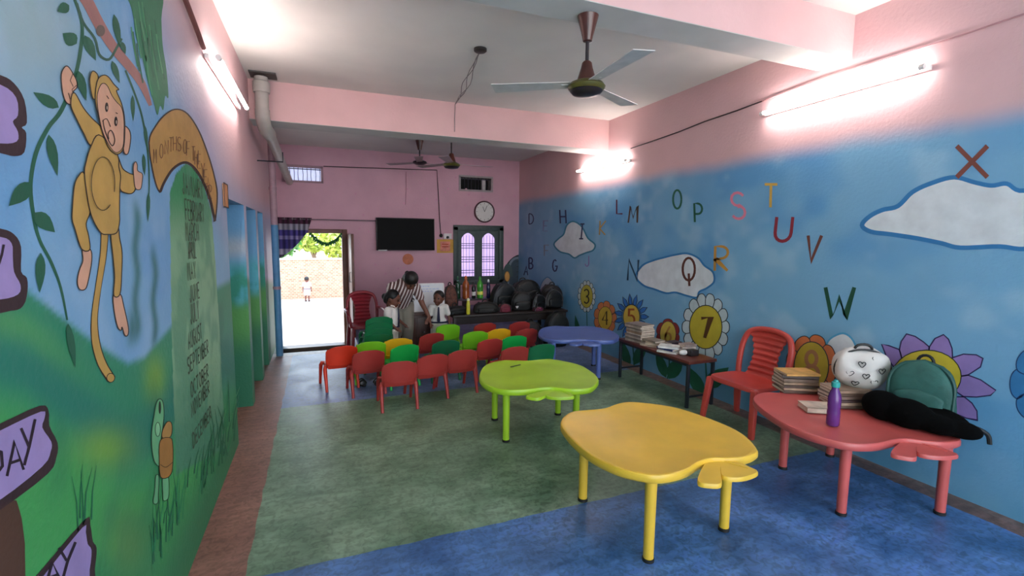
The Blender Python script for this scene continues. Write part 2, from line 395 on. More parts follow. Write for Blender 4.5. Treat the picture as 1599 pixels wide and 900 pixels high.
# left wall: openings between piers
OPEN = ((4.10, 5.00), (5.15, 5.88), (6.04, 6.58)); OZ = 1.88
HX = [-400, -60, 40, 95, 150, 200, 226, 270, 330, 372, 440]; HYv = [380, 425, 450, 492, 535, 566, 556, 505, 452, 430, 440]
BOARD = [(265, 300), (275, 272), (290, 254), (303, 262), (318, 290), (330, 330), (337, 420), (343, 520), (349, 640), (352, 700), (275, 742), (268, 520)]
def inside(px, py, poly):
    r = np.zeros(len(px), bool); n = len(poly)
    for i in range(n):
        x0, y0 = poly[i]; x1, y1 = poly[i - 1]
        r ^= ((y0 > py) != (y1 > py)) & (px < (x1 - x0) * (py - y0) / (y1 - y0 + 1e-9) + x0)
    return r
def proj_l(Y, Z):
    Y = np.maximum(Y, .85); q = np.stack([Y * 0 + XL, Y, Z - EYE], 1) @ ROT
    return CX + FPX * q[:, 0] / q[:, 2], CY + FPX * q[:, 1] / q[:, 2]
def c_left(Y, Z):
    px, py = proj_l(Y, Z); n = len(Y)
    c = np.tile(np.array(lin('#80b0d0')), (n, 1)); a = fbm(Y * 2, Z * 2, 21); b = fbm(Y * 5, Z * 4, 31)
    c = mixc(c, '#9ab6b9', sstep(260, 40, py) * sstep(200, 60, px)); c = mixc(c, '#679fcd', sstep(.45, .7, a) * .6)
    c = mixc(c, '#a9c6dc', sstep(.5, .8, b) * .35)
    e = px - (262 + .36 * (py - 60)); c = mixc(c, '#c4b0c4', sstep(-45, 5, e) * .6); c = mixc(c, '#dcb6b8', sstep(-15, 50, e) * sstep(1.75, 2.15, Z))
    for tx, t0, t1, w in ((213, 300, 530, 6), (241, 370, 540, 5), (205, 470, 535, 7)):   # tall thin trees
        c = mixc(c, '#2c6f68', np.exp(-((px - tx - 2 * np.sin(py / 13)) / w) ** 2) * sstep(t0, t0 + 40, py) * sstep(t1 + 20, t1 - 20, py) * .85)
    hill = np.interp(px, HX, HYv); g = sstep(-6, 10, py - hill)
    gc = np.tile(np.array(lin('#2f8c66')), (n, 1)); d = py - hill
    gc = mixc(gc, '#5fa85a', sstep(20, 60, d) * sstep(130, 70, d) * sstep(170, 40, px) * .5)
    gc = mixc(gc, '#1f7a68', sstep(60, 110, d) * sstep(190, 130, d) * .8)
    gc = mixc(gc, '#4aa653', sstep(140, 240, d) * .85)
    gc = mixc(gc, '#7fae3f', np.exp(-((px - 165) / 45) ** 2 - ((py - 700) / 35) ** 2) * .8 + np.exp(-((px - 242) / 16) ** 2 - ((py - 590) / 35) ** 2) * .9)
    gc = mixc(gc, '#86b04a', np.exp(-((px - 200) / 30) ** 2 - ((py - 850) / 50) ** 2) * .7)
    gc = mixc(gc, '#226e55', sstep(.55, .75, a) * .5); gc = mixc(gc, '#2f7d55', sstep(.5, .12, Z) * sstep(150, 250, px) * .9)
    c = c * (1 - g[:, None]) + gc * g[:, None]
    ins = inside(px, py, BOARD).astype(float)
    bc = np.tile(np.array(lin('#86b48a')), (n, 1)); bc = mixc(bc, '#2f8f58', sstep(390, 290, py)); bc = mixc(bc, '#4f8f6c', sstep(.45, .7, b) * .7); bc = mixc(bc, '#4d8c6a', sstep(560, 700, py))
    c = c * (1 - ins[:, None]) + bc * ins[:, None]
    return c
def c_reveal(k):
    def f(u, Z):
        n = len(Z); c = np.tile(np.array(lin('#5f97c0')), (n, 1)); a = fbm(u * 9 + k, Z * 6, 40 + k)
        c = mixc(c, '#4aa3b4', sstep(1.45, 1.25, Z)); c = mixc(c, '#a8b0b8', np.exp(-((Z - 1.5) / .1) ** 2) * (k == 0) * .9 * np.ones(n))
        c = mixc(c, '#23866f', sstep(.35, .6, a) * sstep(1.4, 1.2, Z)); c = mixc(c, '#4c8f45', sstep(1.05, .9, Z)); c = mixc(c, '#1f6b4a', sstep(.8, .45, Z)); return c
    return f
pw = Patchwork()
Ys = np.concatenate([np.linspace(-3, .8, 6), np.arange(.85, 4.10, .0125), [4.10], np.arange(4.15, 8.86, .05)])
Ys = np.unique(np.round(np.concatenate([Ys, [a for o in OPEN for a in o]]), 4)); Zs = np.unique(np.round(np.concatenate([np.linspace(0, TOP, 250), [OZ]]), 4))
pw.grid(Ys, Zs, lambda u, v: np.stack([u * 0 + XL, u, v], 1), c_left, lambda y, z: z < OZ and any(a < y < b for a, b in OPEN) or (y > LY + .02 and z < 0))
TH = .26
edges = [-3] + [v for o in OPEN for v in o] + [YB + .2]
for i in range(0, len(edges), 2): pw.box(XL - TH, XL - .001, edges[i] + .001, edges[i + 1] - .001, -.5, TOP, '#6a9a9a')
pw.box(XL - TH, XL - .001, 4.1, 6.6, OZ + .001, TOP, '#5f8fb5')
for k, (a, b) in enumerate(OPEN):
    pw.grid(np.linspace(XL - TH, XL, 12), np.linspace(0, OZ, 90), lambda u, v, b=b: np.stack([u, u * 0 + b - .002, v], 1), c_reveal(k))
wall_left = pw.build('wall_left', WALLMAT)
mb = MB(); mb.b2(-2.35, -2.2, -3, YB + .2, -.5, TOP); tag(mb.build('wall_passage', M('passage_plaster', '#8fb0b0', .7)), kind='structure')

# back wall with door, window and two ventilator openings
pB = lambda x, y: onY(x, y, YB)
dX1 = pB(538, 460)[0]; dZ1 = pB(536, 363)[2]; dZ0 = -.36
w0 = pB(710, 354); w1 = pB(783, 441); v10 = pB(441, 258); v11 = pB(503, 285); v20 = pB(718, 275); v21 = pB(768, 299)
HOLES = [(XL - .1, dX1, -.36, dZ1), (w0[0], w1[0], w1[2], w0[2]), (v10[0], v11[0], v11[2], v10[2]), (v20[0], v21[0], v21[2], v20[2])]
BPINK = M('back_wall_pink', '#d2a2b0', .6, .07, 2.2, .2, 35)
mb = MB(); xs = sorted({XL - .3, XR + .2, *[h[0] for h in HOLES], *[h[1] for h in HOLES]}); zs = sorted({-.6, TOP, *[h[2] for h in HOLES], *[h[3] for h in HOLES]})
for i in range(len(xs) - 1):
    for j in range(len(zs) - 1):
        cx, cz = (xs[i] + xs[i + 1]) / 2, (zs[j] + zs[j + 1]) / 2
        if any(h[0] < cx < h[1] and h[2] < cz < h[3] for h in HOLES): continue
        mb.b2(xs[i], xs[i + 1], YB, YB + .22, zs[j], zs[j + 1])
me_bw = mb.build('wall_back', BPINK); wall_back = tag(me_bw, kind='structure')
mb = MB(); mb.b2(v20[0] - .1, v21[0] + .1, YB + .23, YB + .9, v21[2] - .1, v20[2] + .1)
mb.build('vent_dark_box', M('shade_black', '#141312', .9), wall_back)  # near-black box added behind the opening so that it reads dark

# faint stencilled flecks on the pink wall
p = Paint('B')
for i in range(46):
    x = rng.uniform(552, 812); y = rng.uniform(270, 440)
    if 583 < x < 680 and 335 < y < 394 or 706 < x < 787 and 350 < y < 445: continue
    p.ell(x, y, 1.6, 1.6, '#d49ab0', lay=1)
p.done('stencil_fleck', wall_back, 'pale stencilled flecks on pink wall')['kind'] = 'stuff'
# painted archway at the right end of the back wall
p = Paint('B')
p.poly(arc(816, 446, 33, 48, 180, 270, 12) + [(816, 446)], '#33434f').rib(arc(816, 446, 33, 48, 180, 270, 12), 2, '#20262c')
p.rib([(793, 446)] + arc(808, 420, 13, 17, 180, 350, 10), 3.5, '#6b7682')
for k in range(5): p.rib([(806, 409 + 8 * k), (816, 407 + 8 * k)], 1, '#222a30')
p.poly(arc(793, 432, 8, 20, 180, 360, 12), '#3d5050').ell(792, 432, 4, 8, '#d9a052', outline='#7a5a20', ow=1)
p.done('painted_archway', wall_back, 'painted dark grey archway with a small orange oval')

# window_1: dark frame, two arched shutters with bars
DKF = M('dark_green_frame', '#3d4a48', .5, .15, 20); LIL = M('lilac_glow_curtain', '#c9b4dd', .7, .1, 8, emit='#c8aef0', es=.45); BAR = M('window_bar', '#2b2438', .5)  # weak emission on the panes stands in for daylight behind the curtain
win = bpy.data.objects.new('window_1', None); COL.objects.link(win); win.location = (w0[0], YB, w1[2]); tag(win, 'dark green framed window with two arched lilac panes', kind='structure')
ww, wh = w1[0] - w0[0], w0[2] - w1[2]
mb = MB()
mb.b2(-.03, .06, -.03, .12, 0, wh); mb.b2(ww - .06, ww + .03, -.03, .12, 0, wh); mb.b2(-.03, ww + .03, -.03, .12, wh - .07, wh + .03); mb.b2(-.03, ww + .03, -.03, .12, -.03, .06)
mb.build('window_frame', DKF, win, bevel=.006)
mb = MB(); mb.b2(-.06, ww + .06, -.08, .1, -.06, -.03); mb.build('window_sill', M('sill_pink', '#c58a9a', .6), win, bevel=.004)
sw = (ww - .12) / 2
for k in range(2):
    sh = bpy.data.objects.new('shutter', None); COL.objects.link(sh); sh.parent = win; sh.location = (.06 + k * sw, .03, .06)
    hh = wh - .13; m_ = .075 if k == 0 else .075
    inner = [(m_, .07), (sw - m_, .07)] + [(sw / 2 + (sw / 2 - m_) * math.cos(a), hh - .17 + .1 * math.sin(a) * (1 + .25 * math.sin(a) ** 4)) for a in np.linspace(0, math.pi, 13)]
    outer = []
    for (x, z) in inner:
        outer.append((0 if x < sw / 2 - .01 else sw if x > sw / 2 + .01 else sw / 2, 0 if z < .1 else hh))
    # outer loop follows the rectangle
    outer[0] = (0, 0); outer[1] = (sw, 0)
    for i in range(2, 15):
        t = (i - 2) / 12; outer[i] = (sw, hh * (.7 + .3 * t / .25)) if t <= .25 else ((0, hh * (1 - .3 * (t - .75) / .25)) if t >= .75 else (sw * (1 - (t - .25) / .5), hh))
    mb = MB(); n_ = len(inner)
    mb.add([(x, -.02, z) for x, z in outer] + [(x, -.02, z) for x, z in inner] + [(x, .02, z) for x, z in inner] + [(x, .02, z) for x, z in outer],
           [(i, (i + 1) % n_, n_ + (i + 1) % n_, n_ + i) for i in range(n_)] + [(n_ + i, n_ + (i + 1) % n_, 2 * n_ + (i + 1) % n_, 2 * n_ + i) for i in range(n_)] + [(2 * n_ + i, 2 * n_ + (i + 1) % n_, 3 * n_ + (i + 1) % n_, 3 * n_ + i) for i in range(n_)] + [(3 * n_ + i, 3 * n_ + (i + 1) % n_, (i + 1) % n_, i) for i in range(n_)])
    mb.build('shutter_frame', DKF, sh)
    mb = MB(); mb.b2(m_ - .02, sw - m_ + .02, .022, .03, .05, hh - .04); mb.build('pane', LIL, sh)
    for z in (.14, .19, .36, .41, .46, .64, .69, .73):
        mb = MB(); mb.b2(m_ - .01, sw - m_ + .01, .006, .016, z * hh, z * hh + .012); mb.build('bar', BAR, sh)
    for x in np.linspace(m_ + .04, sw - m_ - .04, 4):
        mb = MB(); mb.b2(x, x + .006, .01, .016, .07, hh - .09); mb.build('bar', BAR, sh)
# ventilators
for k, (a, b, lab) in enumerate(((v10, v11, 'barred ventilator above the door, its pane glowing in place of daylight'), (v20, v21, 'dark barred ventilator above the wall clock'))):
    w = bpy.data.objects.new('window_%d' % (k + 2), None); COL.objects.link(w); w.location = (a[0], YB, b[2]); tag(w, lab, kind='structure')
    x, z = b[0] - a[0], a[2] - b[2]
    mb = MB(); mb.b2(-.02, 0.015, -.012, .2, 0, z); mb.b2(x - .015, x + .02, -.012, .2, 0, z); mb.b2(-.02, x + .02, -.012, .2, z - .015, z + .02); mb.b2(-.02, x + .02, -.012, .2, -.02, .015)
    mb.build('vent_frame', M('vent_frame_cream' if k == 0 else 'vent_frame_grey', '#a8848c' if k == 0 else '#a59a98', .6), w)
    for i in range(9):
        xx = x * (i + .5) / 9
        mb = MB(); mb.tube([(xx, .06, 0), (xx + (.006 if i % 3 else -.008), .06, z * .5), (xx, .06, z)], .005, 6); mb.build('bar', BAR, w)
    mb = MB(); mb.b2(0, x, .05, .062, z * .82, z * .82 + .014); mb.build('crossbar', BAR, w)
    if k == 0:
        mb = MB(); mb.b2(.01, x - .01, .1, .105, .01, z - .01); mb.build('pane', M('sky_glow_pane', '#dfe6ff', .3, emit='#cfd8ff', es=.28), w)  # pane emission stands in for bright sky behind the opening
    else:
        mb = MB(); mb.b2(x * .72, x * .86, .1, .12, .02, z - .03); mb.build('pipe_end', M('grey_paper', '#c8c0be', .6), w)
# door_1
door = bpy.data.objects.new('door_1', None); COL.objects.link(door); door.location = (dX1, YB, -.36); tag(door, 'open doorway with brown wooden frame and open leaf', kind='structure')
BRN = M('brown_door_wood', '#6b4233', .45, .25, 9); hD = dZ1 + .36; wD = dX1 - XL
mb = MB(); mb.b2(-.02, .07, -.03, .2, 0, hD + .05); mb.build('door_jamb', BRN, door, bevel=.006)
mb = MB(); mb.b2(-wD, .0, -.03, .2, hD - .02, hD + .05); mb.build('door_head', BRN, door, bevel=.006)
mb = MB(); mb.b2(-wD - .1, 0, -.06, .2, 0, .075); mb.build('door_sill', M('dark_sill', '#2a1a14', .5), door, bevel=.006)
lf = MB(); lf.b2(.075, .115, -.95, -.035, .37, hD - .03)
lf = lf.build('door_leaf', BRN, door, bevel=.004)
mb = MB(); mb.tube([(.07, -.85, 1.4), (.045, -.85, 1.4), (.045, -.85, 1.25), (.07, -.85, 1.25)], .008, 8); mb.build('door_handle', M('steel', '#9a9a9a', .3, metal=1), lf, smooth=True)

# outside: yard, boundary wall, child, trees
YARD = M('pale_yard', '#beb0a8', .9, .06, 1.5); mb = MB(); mb.b2(-20, 20, YB + .22, 60, -.8, -.62); yard = tag(mb.build('yard_ground', YARD), kind='structure')
yard['label'] = 'pale sunlit yard outside the door'
def brick_mat():
    m = M('boundary_brick', '#c08a6a', .9, .1, 20); n = m.node_tree.nodes; l = m.node_tree.links; p = n['Principled BSDF']
    b = n.new('ShaderNodeTexBrick'); b.inputs['Color1'].default_value = (*lin('#c79374'), 1); b.inputs['Color2'].default_value = (*lin('#a97457'), 1); b.inputs['Mortar'].default_value = (*lin('#d8bda6'), 1)
    b.inputs['Scale'].default_value = 4.2; b.inputs['Mortar Size'].default_value = .02
    t = n.new('ShaderNodeTexCoord'); mp = n.new('ShaderNodeMapping'); mp.inputs['Rotation'].default_value = (math.pi / 2, 0, 0)
    l.new(t.outputs['Object'], mp.inputs[0]); l.new(mp.outputs[0], b.inputs['Vector']); l.new(b.outputs['Color'], p.inputs['Base Color']); return m
YW = ground(480, 467, -.62)[1]; zT = onY(470, 406, YW)[2]
mb = MB(); mb.b2(-14, 12, YW, YW + .25, -.62, zT); wall_outside = tag(mb.build('wall_boundary', brick_mat()), 'red brick boundary wall across the sunny yard', kind='structure')
mb = MB(); mb.b2(-14, 12, YW - .03, YW + .28, zT, zT + .05); mb.build('coping', M('coping_cement', '#c9b8a8', .8), wall_outside)

# ------------------------------------------------------------------ murals: right wall
NAVY = '#1d2a55'
LET = [('D', 826, 334, 833, 350, 1.6, NAVY, 0), ('E', 848, 345, 855, 361, 1.3, '#7a7fa6', 1), ('H', 875, 328, 884, 349, 2.2, NAVY, -1), ('I', 903, 350, 912, 373, 2.2, NAVY, 2),
       ('F', 850, 383, 857, 400, 1.3, '#7c8088', 0), ('G', 863, 406, 870, 424, 2, NAVY, 0), ('B', 826, 403, 832, 420, 2, NAVY, 0), ('A', 818, 416, 824, 430, 1.6, NAVY, 1),
       ('J', 913, 400, 921, 416, 1.6, '#8a6fae', 0), ('K', 936, 345, 945, 367, 2, '#b58f4a', 1), ('L', 963, 312, 972, 334, 2.2, '#5a2340', 0), ('M', 981, 322, 995, 348, 2.4, '#4a3426', 2),
       ('N', 980, 406, 995, 438, 3, '#17405a', 2), ('O', 1051, 297, 1064, 326, 3, '#155a44', 0), ('P', 1085, 318, 1097, 347, 3.2, '#155a44', -1), ('Q', 1066, 403, 1085, 447, 3.6, '#5a2d22', 0),
       ('R', 1116, 385, 1136, 423, 4, '#c08c3a', 1), ('S', 1143, 301, 1164, 342, 4, '#dd7d95', -2), ('T', 1193, 288, 1213, 324, 4.2, '#c9a046', 1), ('U', 1209, 339, 1234, 377, 5, '#8a2434', 4),
       ('V', 1256, 368, 1277, 408, 5, '#6b3a30', 6), ('W', 1286, 449, 1331, 496, 6, '#124a34', 3), ('X', 1494, 228, 1542, 277, 7.5, '#7c4238', 0)]
def cloud(pts, w, parent, lab, out='#2b76ae', fill='#d3dade'):
    q = catmull(pts, 5); p = Paint('R'); p.poly(q, fill); p.rib(q, w, out, True); p.done('painted_cloud', parent, lab)
cloud([(865, 382), (872, 373), (880, 366), (885, 352), (894, 346), (904, 350), (911, 358), (918, 372), (929, 382), (926, 391), (915, 395), (905, 399), (897, 403), (888, 397), (874, 393)], 2.4, wall_right, 'painted white cloud under the letters H and I', '#2b7a94')
cloud([(993, 432), (1003, 415), (1020, 407), (1038, 402), (1055, 398), (1073, 396), (1090, 403), (1100, 415), (1113, 425), (1115, 440), (1104, 450), (1092, 456), (1088, 465), (1072, 462), (1055, 457), (1040, 458), (1022, 452), (1005, 446)], 3, wall_right, 'painted white cloud behind the letter Q')
cloud([(1346, 352), (1358, 338), (1378, 328), (1402, 322), (1425, 300), (1455, 286), (1490, 277), (1522, 285), (1548, 290), (1572, 287), (1592, 298), (1640, 300), (1660, 380), (1600, 389), (1560, 385), (1500, 387), (1470, 380), (1430, 372), (1390, 366), (1360, 362)], 7, wall_right, 'large painted white cloud beneath the letter X')
cloud([(1289, 545), (1294, 532), (1305, 524), (1318, 521), (1330, 529), (1338, 545), (1345, 565), (1290, 565)], 3, wall_right, 'small painted cloud above the white backpack', '#4d9cc4')
cloud([(843, 452), (847, 440), (855, 433), (863, 440), (866, 448), (871, 446), (873, 455), (860, 462), (846, 461)], 1.5, wall_right, 'small grey painted cloud over the black bags', '#3f7fa8', '#aab4bd')
for ch, x0, y0, x1, y1, w, col, sh in LET:
    p = Paint('R', 4); glyph(p, ch, x0, y0, x1, y1, w, col, sh); p.done('painted_letter', wall_right, 'painted letter ' + ch)
def flower(cx, cy, rx, ry, n, petal, cen, crx, cry, digit, dcol, lab, pw_=.55, pointy=False, a0=0, out='#2a3038', dw=2, dbox=None):
    p = Paint('R', 2); L = p.layer
    for k in range(n):
        a = a0 + 2 * math.pi * k / n; ca, sa = math.cos(a), math.sin(a)
        da = math.pi / n * (1.05 if not pointy else .8)
        pt = lambda r, b: (cx + rx * r * math.cos(a + b), cy + ry * r * math.sin(a + b))
        if pointy: q = [pt(.55, -da), pt(.78, -da * .8), pt(1.0, 0), pt(.78, da * .8), pt(.55, da)]
        else: q = catmull([pt(.5, -da * .8), pt(.82, -da), pt(.97, -da * .55), pt(1.0, 0), pt(.97, da * .55), pt(.82, da), pt(.5, da * .8)], 3)
        p.poly(q, petal, lay=L + (k % 2) * 2); p.rib(q, max(.7, rx * .035), out, True, lay=L + (k % 2) * 2 + 1)
    p.layer = L + 5; p.ell(cx, cy, crx, cry, cen, outline=out, ow=max(.7, rx * .04))
    if digit:
        b = dbox or (cx - crx * .4, cy - cry * .6, cx + crx * .4, cy + cry * .6); glyph(p, digit, *b, dw, dcol)
    p.done('painted_flower', wall_right, lab)
def stem(pts, w, leaves, lab):
    p = Paint('R', 1); p.rib(pts, w, '#1d5a4a', smooth=4)
    for lf_ in leaves: p.leaf(*lf_, '#1c6247')
    p.done('painted_stem', wall_right, lab)
stem([(916, 480), (917, 515), (918, 560)], 1.2, [(905, 530, 898, 492, 8)], 'painted stem under the flower numbered 3')
stem([(986, 520), (990, 570), (985, 600)], 2, [(983, 575, 967, 525, 14), (990, 570, 1010, 530, 17)], 'painted stem under the flower numbered 5')
stem([(1043, 540), (1045, 575), (1038, 606)], 2, [(1040, 590, 1024, 545, 15), (1044, 592, 1066, 555, 22)], 'painted stem under the flower numbered 6')
stem([(1101, 555), (1103, 600), (1098, 640)], 2.4, [(1098, 618, 1074, 572, 20), (1102, 605, 1138, 574, 26)], 'painted stem under the flower numbered 7')
flower(916, 463, 14, 25, 14, '#c3d0d0', '#b7ab3f', 9.5, 18, '3', '#20180f', 'painted white flower numbered 3')
flower(945, 497, 18, 27, 9, '#cf7b4b', '#cbab3c', 11, 18, '4', '#3a2a12', 'painted orange flower numbered 4')
flower(986, 495, 27, 36, 15, '#2f6fb8', '#cfae45', 13, 19, '5', '#9a4a1a', 'painted blue spiky flower numbered 5', pointy=True, dw=3)
flower(1043, 522, 19, 24, 6, '#8c2f2c', '#c3ab45', 12.5, 20, '6', '#a8793a', 'painted dark red flower numbered 6', a0=.52, dw=3)
flower(1102, 511, 37, 53, 14, '#b9c8cc', '#b9a92f', 25.5, 34, '7', '#53300f', 'large painted white flower numbered 7', dw=5, dbox=(1095, 496, 1110, 528))
flower(1267, 572, 40, 50, 8, '#cc6f40', '#b9a233', 27, 38, '8', '#a8744f', 'large painted orange flower numbered 8', dw=6, a0=.3)
PT = lambda a: [(1340 + x / 4.5, 500 + y / 4.5) for x, y in a]
p = Paint('R', 2)
for q in ([(165, 170), (215, 180), (290, 208), (310, 280), (250, 330), (200, 262)], [(290, 208), (303, 150), (340, 98), (400, 115), (460, 155), (500, 190), (490, 260), (310, 280)], [(500, 190), (540, 130), (600, 103), (635, 135), (660, 200), (664, 265), (590, 300), (500, 260)],
          [(664, 265), (740, 240), (830, 245), (877, 270), (860, 330), (774, 386), (690, 400), (620, 320)], [(774, 388), (860, 420), (968, 495), (930, 530), (830, 542), (740, 538), (650, 480), (690, 400)], [(745, 540), (800, 585), (835, 640), (838, 705), (760, 690), (640, 640), (650, 540)]):
    p.poly(PT(q), '#9077b2', lay=3); p.rib(PT(q), 2, '#2b2050', True, lay=4)
p.layer = 6; p.ell(1447, 588, 54, 41, '#c9b534', outline='#2a2c20', ow=1.6); p.done('painted_flower', wall_right, 'large painted purple pointed flower behind the green backpack')
flower(1625, 600, 48, 62, 7, '#2f74a6', '#c9b534', 20, 26, None, None, 'painted blue flower at the near end of the wall', a0=3.14, out='#173a66')

# ------------------------------------------------------------------ murals: left wall
A_ = lambda x, y: (x / 3.6, 80 + y / 3.6)
B_ = lambda x, y: (x / 3.104, 330 + y / 3.104)
def AB(a): return [A_(x, y) for x, y in a]
def BB(a): return [B_(x, y) for x, y in a]
p = Paint('L'); TAN = '#c69d50'; SKN = '#dea888'; OUT = '#2c2118'
p.rib(BB([(508, 105), (500, 220), (475, 380), (458, 520), (465, 640), (495, 740), (540, 815)]), [13, 11, 10, 11, 14, 15, 15], OUT, smooth=5)
p.rib(BB([(508, 105), (500, 220), (475, 380), (458, 520), (465, 640), (495, 740), (537, 808)]), [10, 8.5, 8, 8.5, 11, 12, 11], TAN, smooth=5)
p.ell(*B_(537, 808), 6.2, 7, TAN, outline=OUT, ow=1.2); p.fo(BB([(550, 405), (585, 405), (600, 460), (622, 560), (620, 600), (605, 602), (592, 562), (587, 578), (570, 560), (553, 480)]), SKN, OUT)
p.fo(BB([(400, 182), (438, 185), (445, 240), (425, 350), (410, 380), (385, 378), (375, 340), (385, 285), (402, 240)]), SKN, OUT)
p.fo(AB([(345, 130), (365, 88), (385, 88), (410, 125), (432, 170), (432, 205), (412, 230), (418, 280), (400, 300), (375, 290), (360, 260), (350, 215)]), SKN, OUT)
for a in ([(410, 125), (395, 165), (412, 200)], [(432, 190), (405, 215), (412, 240)], [(385, 235), (395, 270)]): p.rib(AB(a), 1, OUT)
p.fo(BB([(538, 100), (572, 75), (580, 130), (592, 200), (590, 300), (582, 402), (552, 408), (556, 320), (548, 220)]), TAN, OUT)
p.fo(AB([(475, 690), (440, 705), (418, 760), (408, 880)]) + BB([(350, 40), (365, 90), (395, 182), (435, 187), (430, 120), (418, 60), (440, -20)]), TAN, OUT)
p.fo(AB([(405, 245), (425, 240), (470, 320), (520, 380), (572, 432), (580, 490), (512, 530), (470, 460), (430, 380), (400, 310)]), TAN, OUT)
p.fo(AB([(660, 590), (690, 660), (730, 688), (754, 700), (762, 770), (740, 800), (700, 795), (676, 775), (655, 700)]), TAN, OUT)
p.fo(AB([(512, 535), (555, 470), (640, 545), (666, 600), (668, 650), (678, 700), (674, 770), (672, 900)]) + BB([(580, 50), (565, 105), (520, 112), (490, 105), (455, 50)]) + AB([(500, 870), (476, 700), (485, 620)]), TAN, OUT)
p.fo(AB([(750, 650), (762, 622), (772, 640), (774, 672), (800, 690), (800, 730), (790, 775), (765, 775), (755, 740)]), SKN, OUT, 1.2)
p.fo(AB([(505, 160), (520, 112), (548, 130), (552, 170), (545, 230), (530, 272), (515, 240)]), TAN, OUT)
p.fo(AB([(695, 430), (725, 440), (735, 490), (720, 575), (695, 560)]), SKN, OUT)
p.fo(AB([(548, 165), (580, 135), (610, 145), (640, 185), (668, 215), (655, 225), (682, 290), (698, 360), (702, 440), (697, 530), (680, 570), (650, 578), (610, 540), (575, 450), (550, 350), (535, 260)]), TAN, OUT)
p.fo(AB([(548, 240), (570, 185), (600, 190), (630, 250), (655, 285), (682, 315), (695, 370), (697, 450), (690, 540), (655, 570), (620, 540), (580, 460), (560, 380), (548, 300)]), SKN, OUT, 1.1)
for x, y in ((600, 315), (652, 395)):
    q = A_(x, y); p.ell(q[0], q[1], 2.6, 7.5, '#1c1410'); p.ell(q[0] + .6, q[1] + 1, 1, 3, '#b8a08a')
p.rib(AB([(600, 250), (612, 268)]), 1.2, OUT); p.rib(AB([(650, 345), (662, 352)]), 1.2, OUT)
p.rib(AB([(580, 385), (586, 430), (610, 500), (632, 532), (645, 505), (638, 465), (622, 445), (608, 465), (612, 495)]), 1.4, OUT, smooth=4)
p.rib(AB([(575, 395), (600, 380), (622, 425)]), 1.1, OUT, smooth=4)
p.rib([A_(580 + 66 * math.cos(a), 745 + 150 * math.sin(a)) for a in np.linspace(.9, 5.2 + 1.4, 30)], 1.2, '#4a3a20')
p.done('painted_monkey', wall_left, 'painted tan monkey hanging by one arm from a vine')

VG = '#1d5f44'
p = Paint('L', 1)
p.rib([(112, -12), (127, 30), (127, 70), (117, 120), (96, 172), (75, 200), (56, 240), (48, 290), (53, 340), (62, 375), (80, 410), (95, 450), (105, 500)], [4, 5, 6, 6, 7, 7, 7, 6, 6, 5, 5, 4, 3], VG, smooth=5)
for a in ((120, 68, 98, 52, 22), (132, 55, 150, 95, 16), (92, 168, 52, 144, 18), (76, 210, 90, 275, 16), (50, 285, 14, 322, 26), (54, 332, 86, 363, 24), (64, 395, 62, 458, 16), (106, 505, 118, 575, 12), (122, 110, 135, 158, 14), (108, 8, 90, 18, 18)): p.leaf(*a, VG)
p.done('painted_vine', wall_left, 'long painted green vine left of the monkey')
p = Paint('L', 1)
p.rib([(118, -20), (135, 0), (155, 38), (178, 75), (203, 105), (222, 132), (235, 165)], [20, 18, 17, 15, 14, 12, 5], '#a57068', smooth=4)
p.rib([(120, 5), (130, 35), (148, 60), (155, 85), (170, 93), (182, 75), (190, 60)], 4, '#2a5c46', smooth=4)
p.ell(157, 48, 7, 9, '#6b5a50')
for a in ((178, 22, 188, 75, 11), (175, 95, 187, 130, 10), (190, 65, 196, 85, 8)): p.leaf(*a, VG)
p.done('painted_branch', wall_left, 'painted brown branch above the monkey')
p = Paint('L', 1)
p.rib([(196, 110), (208, 140), (220, 175), (228, 215), (232, 255), (233, 290), (231, 340)], [3, 3, 3, 3, 2.5, 2, 1], VG, smooth=4)
for a in ((207, 148, 208, 190, 7), (226, 195, 230, 235, 6), (224, 240, 226, 275, 6), (232, 300, 231, 347, 6)): p.leaf(*a, VG)
p.done('painted_vine', wall_left, 'thin painted vine between the monkey and the scroll')
p = Paint('L', 2)
p.poly([(183, -15), (200, 0), (208, 25), (212, 55), (222, 90), (230, 125), (240, 160), (246, 180), (250, 165), (255, 172), (258, 150), (263, 152), (260, 110), (254, 70), (252, 30), (250, -15)], '#2f7d55', 4)
for k in range(16):
    x = 205 + 2.8 * k; y = rng.uniform(0, 90); p.rib([(x, y), (x + 4, y + 30), (x + 10, y + 62)], 2, '#256a47' if k % 2 else '#4a9a68', lay=4 + k % 3)
p.done('painted_foliage', wall_left, 'painted hanging dark green foliage beside the pink band')
S3 = lambda a: [(200 + x / 3, 160 + y / 3) for x, y in a]
p = Paint('L', 3)
p.fo(S3([(150, 420), (122, 350), (98, 190), (130, 110), (180, 52), (230, 32), (280, 55), (330, 130), (370, 230), (400, 330), (418, 430), (408, 555), (398, 515), (380, 440), (340, 350), (300, 297), (260, 282), (210, 312), (172, 370)]), '#bd8f4b', '#3a2a1e', 2.2)
p.rib(S3([(150, 420), (172, 370), (210, 312), (260, 282), (300, 297), (340, 350), (380, 440), (398, 515), (408, 555)]), 4, '#3a2418', smooth=4)
for ch, x, y in zip('MONTHSOFTHEYEAR', (242, 252, 260, 267, 273, 280, 289, 294, 302, 307, 311, 317, 321, 325, 328), (244, 236, 230, 226, 224, 225, 229, 232, 240, 246, 252, 266, 276, 288, 300)):
    glyph(p, ch, x - 2.6, y - 11, x + 2.6, y + 11, 1.1, '#7a4f2c', 0)
p.done('painted_scroll', wall_left, 'painted tan arched scroll lettered MONTHS OF THE YEAR')
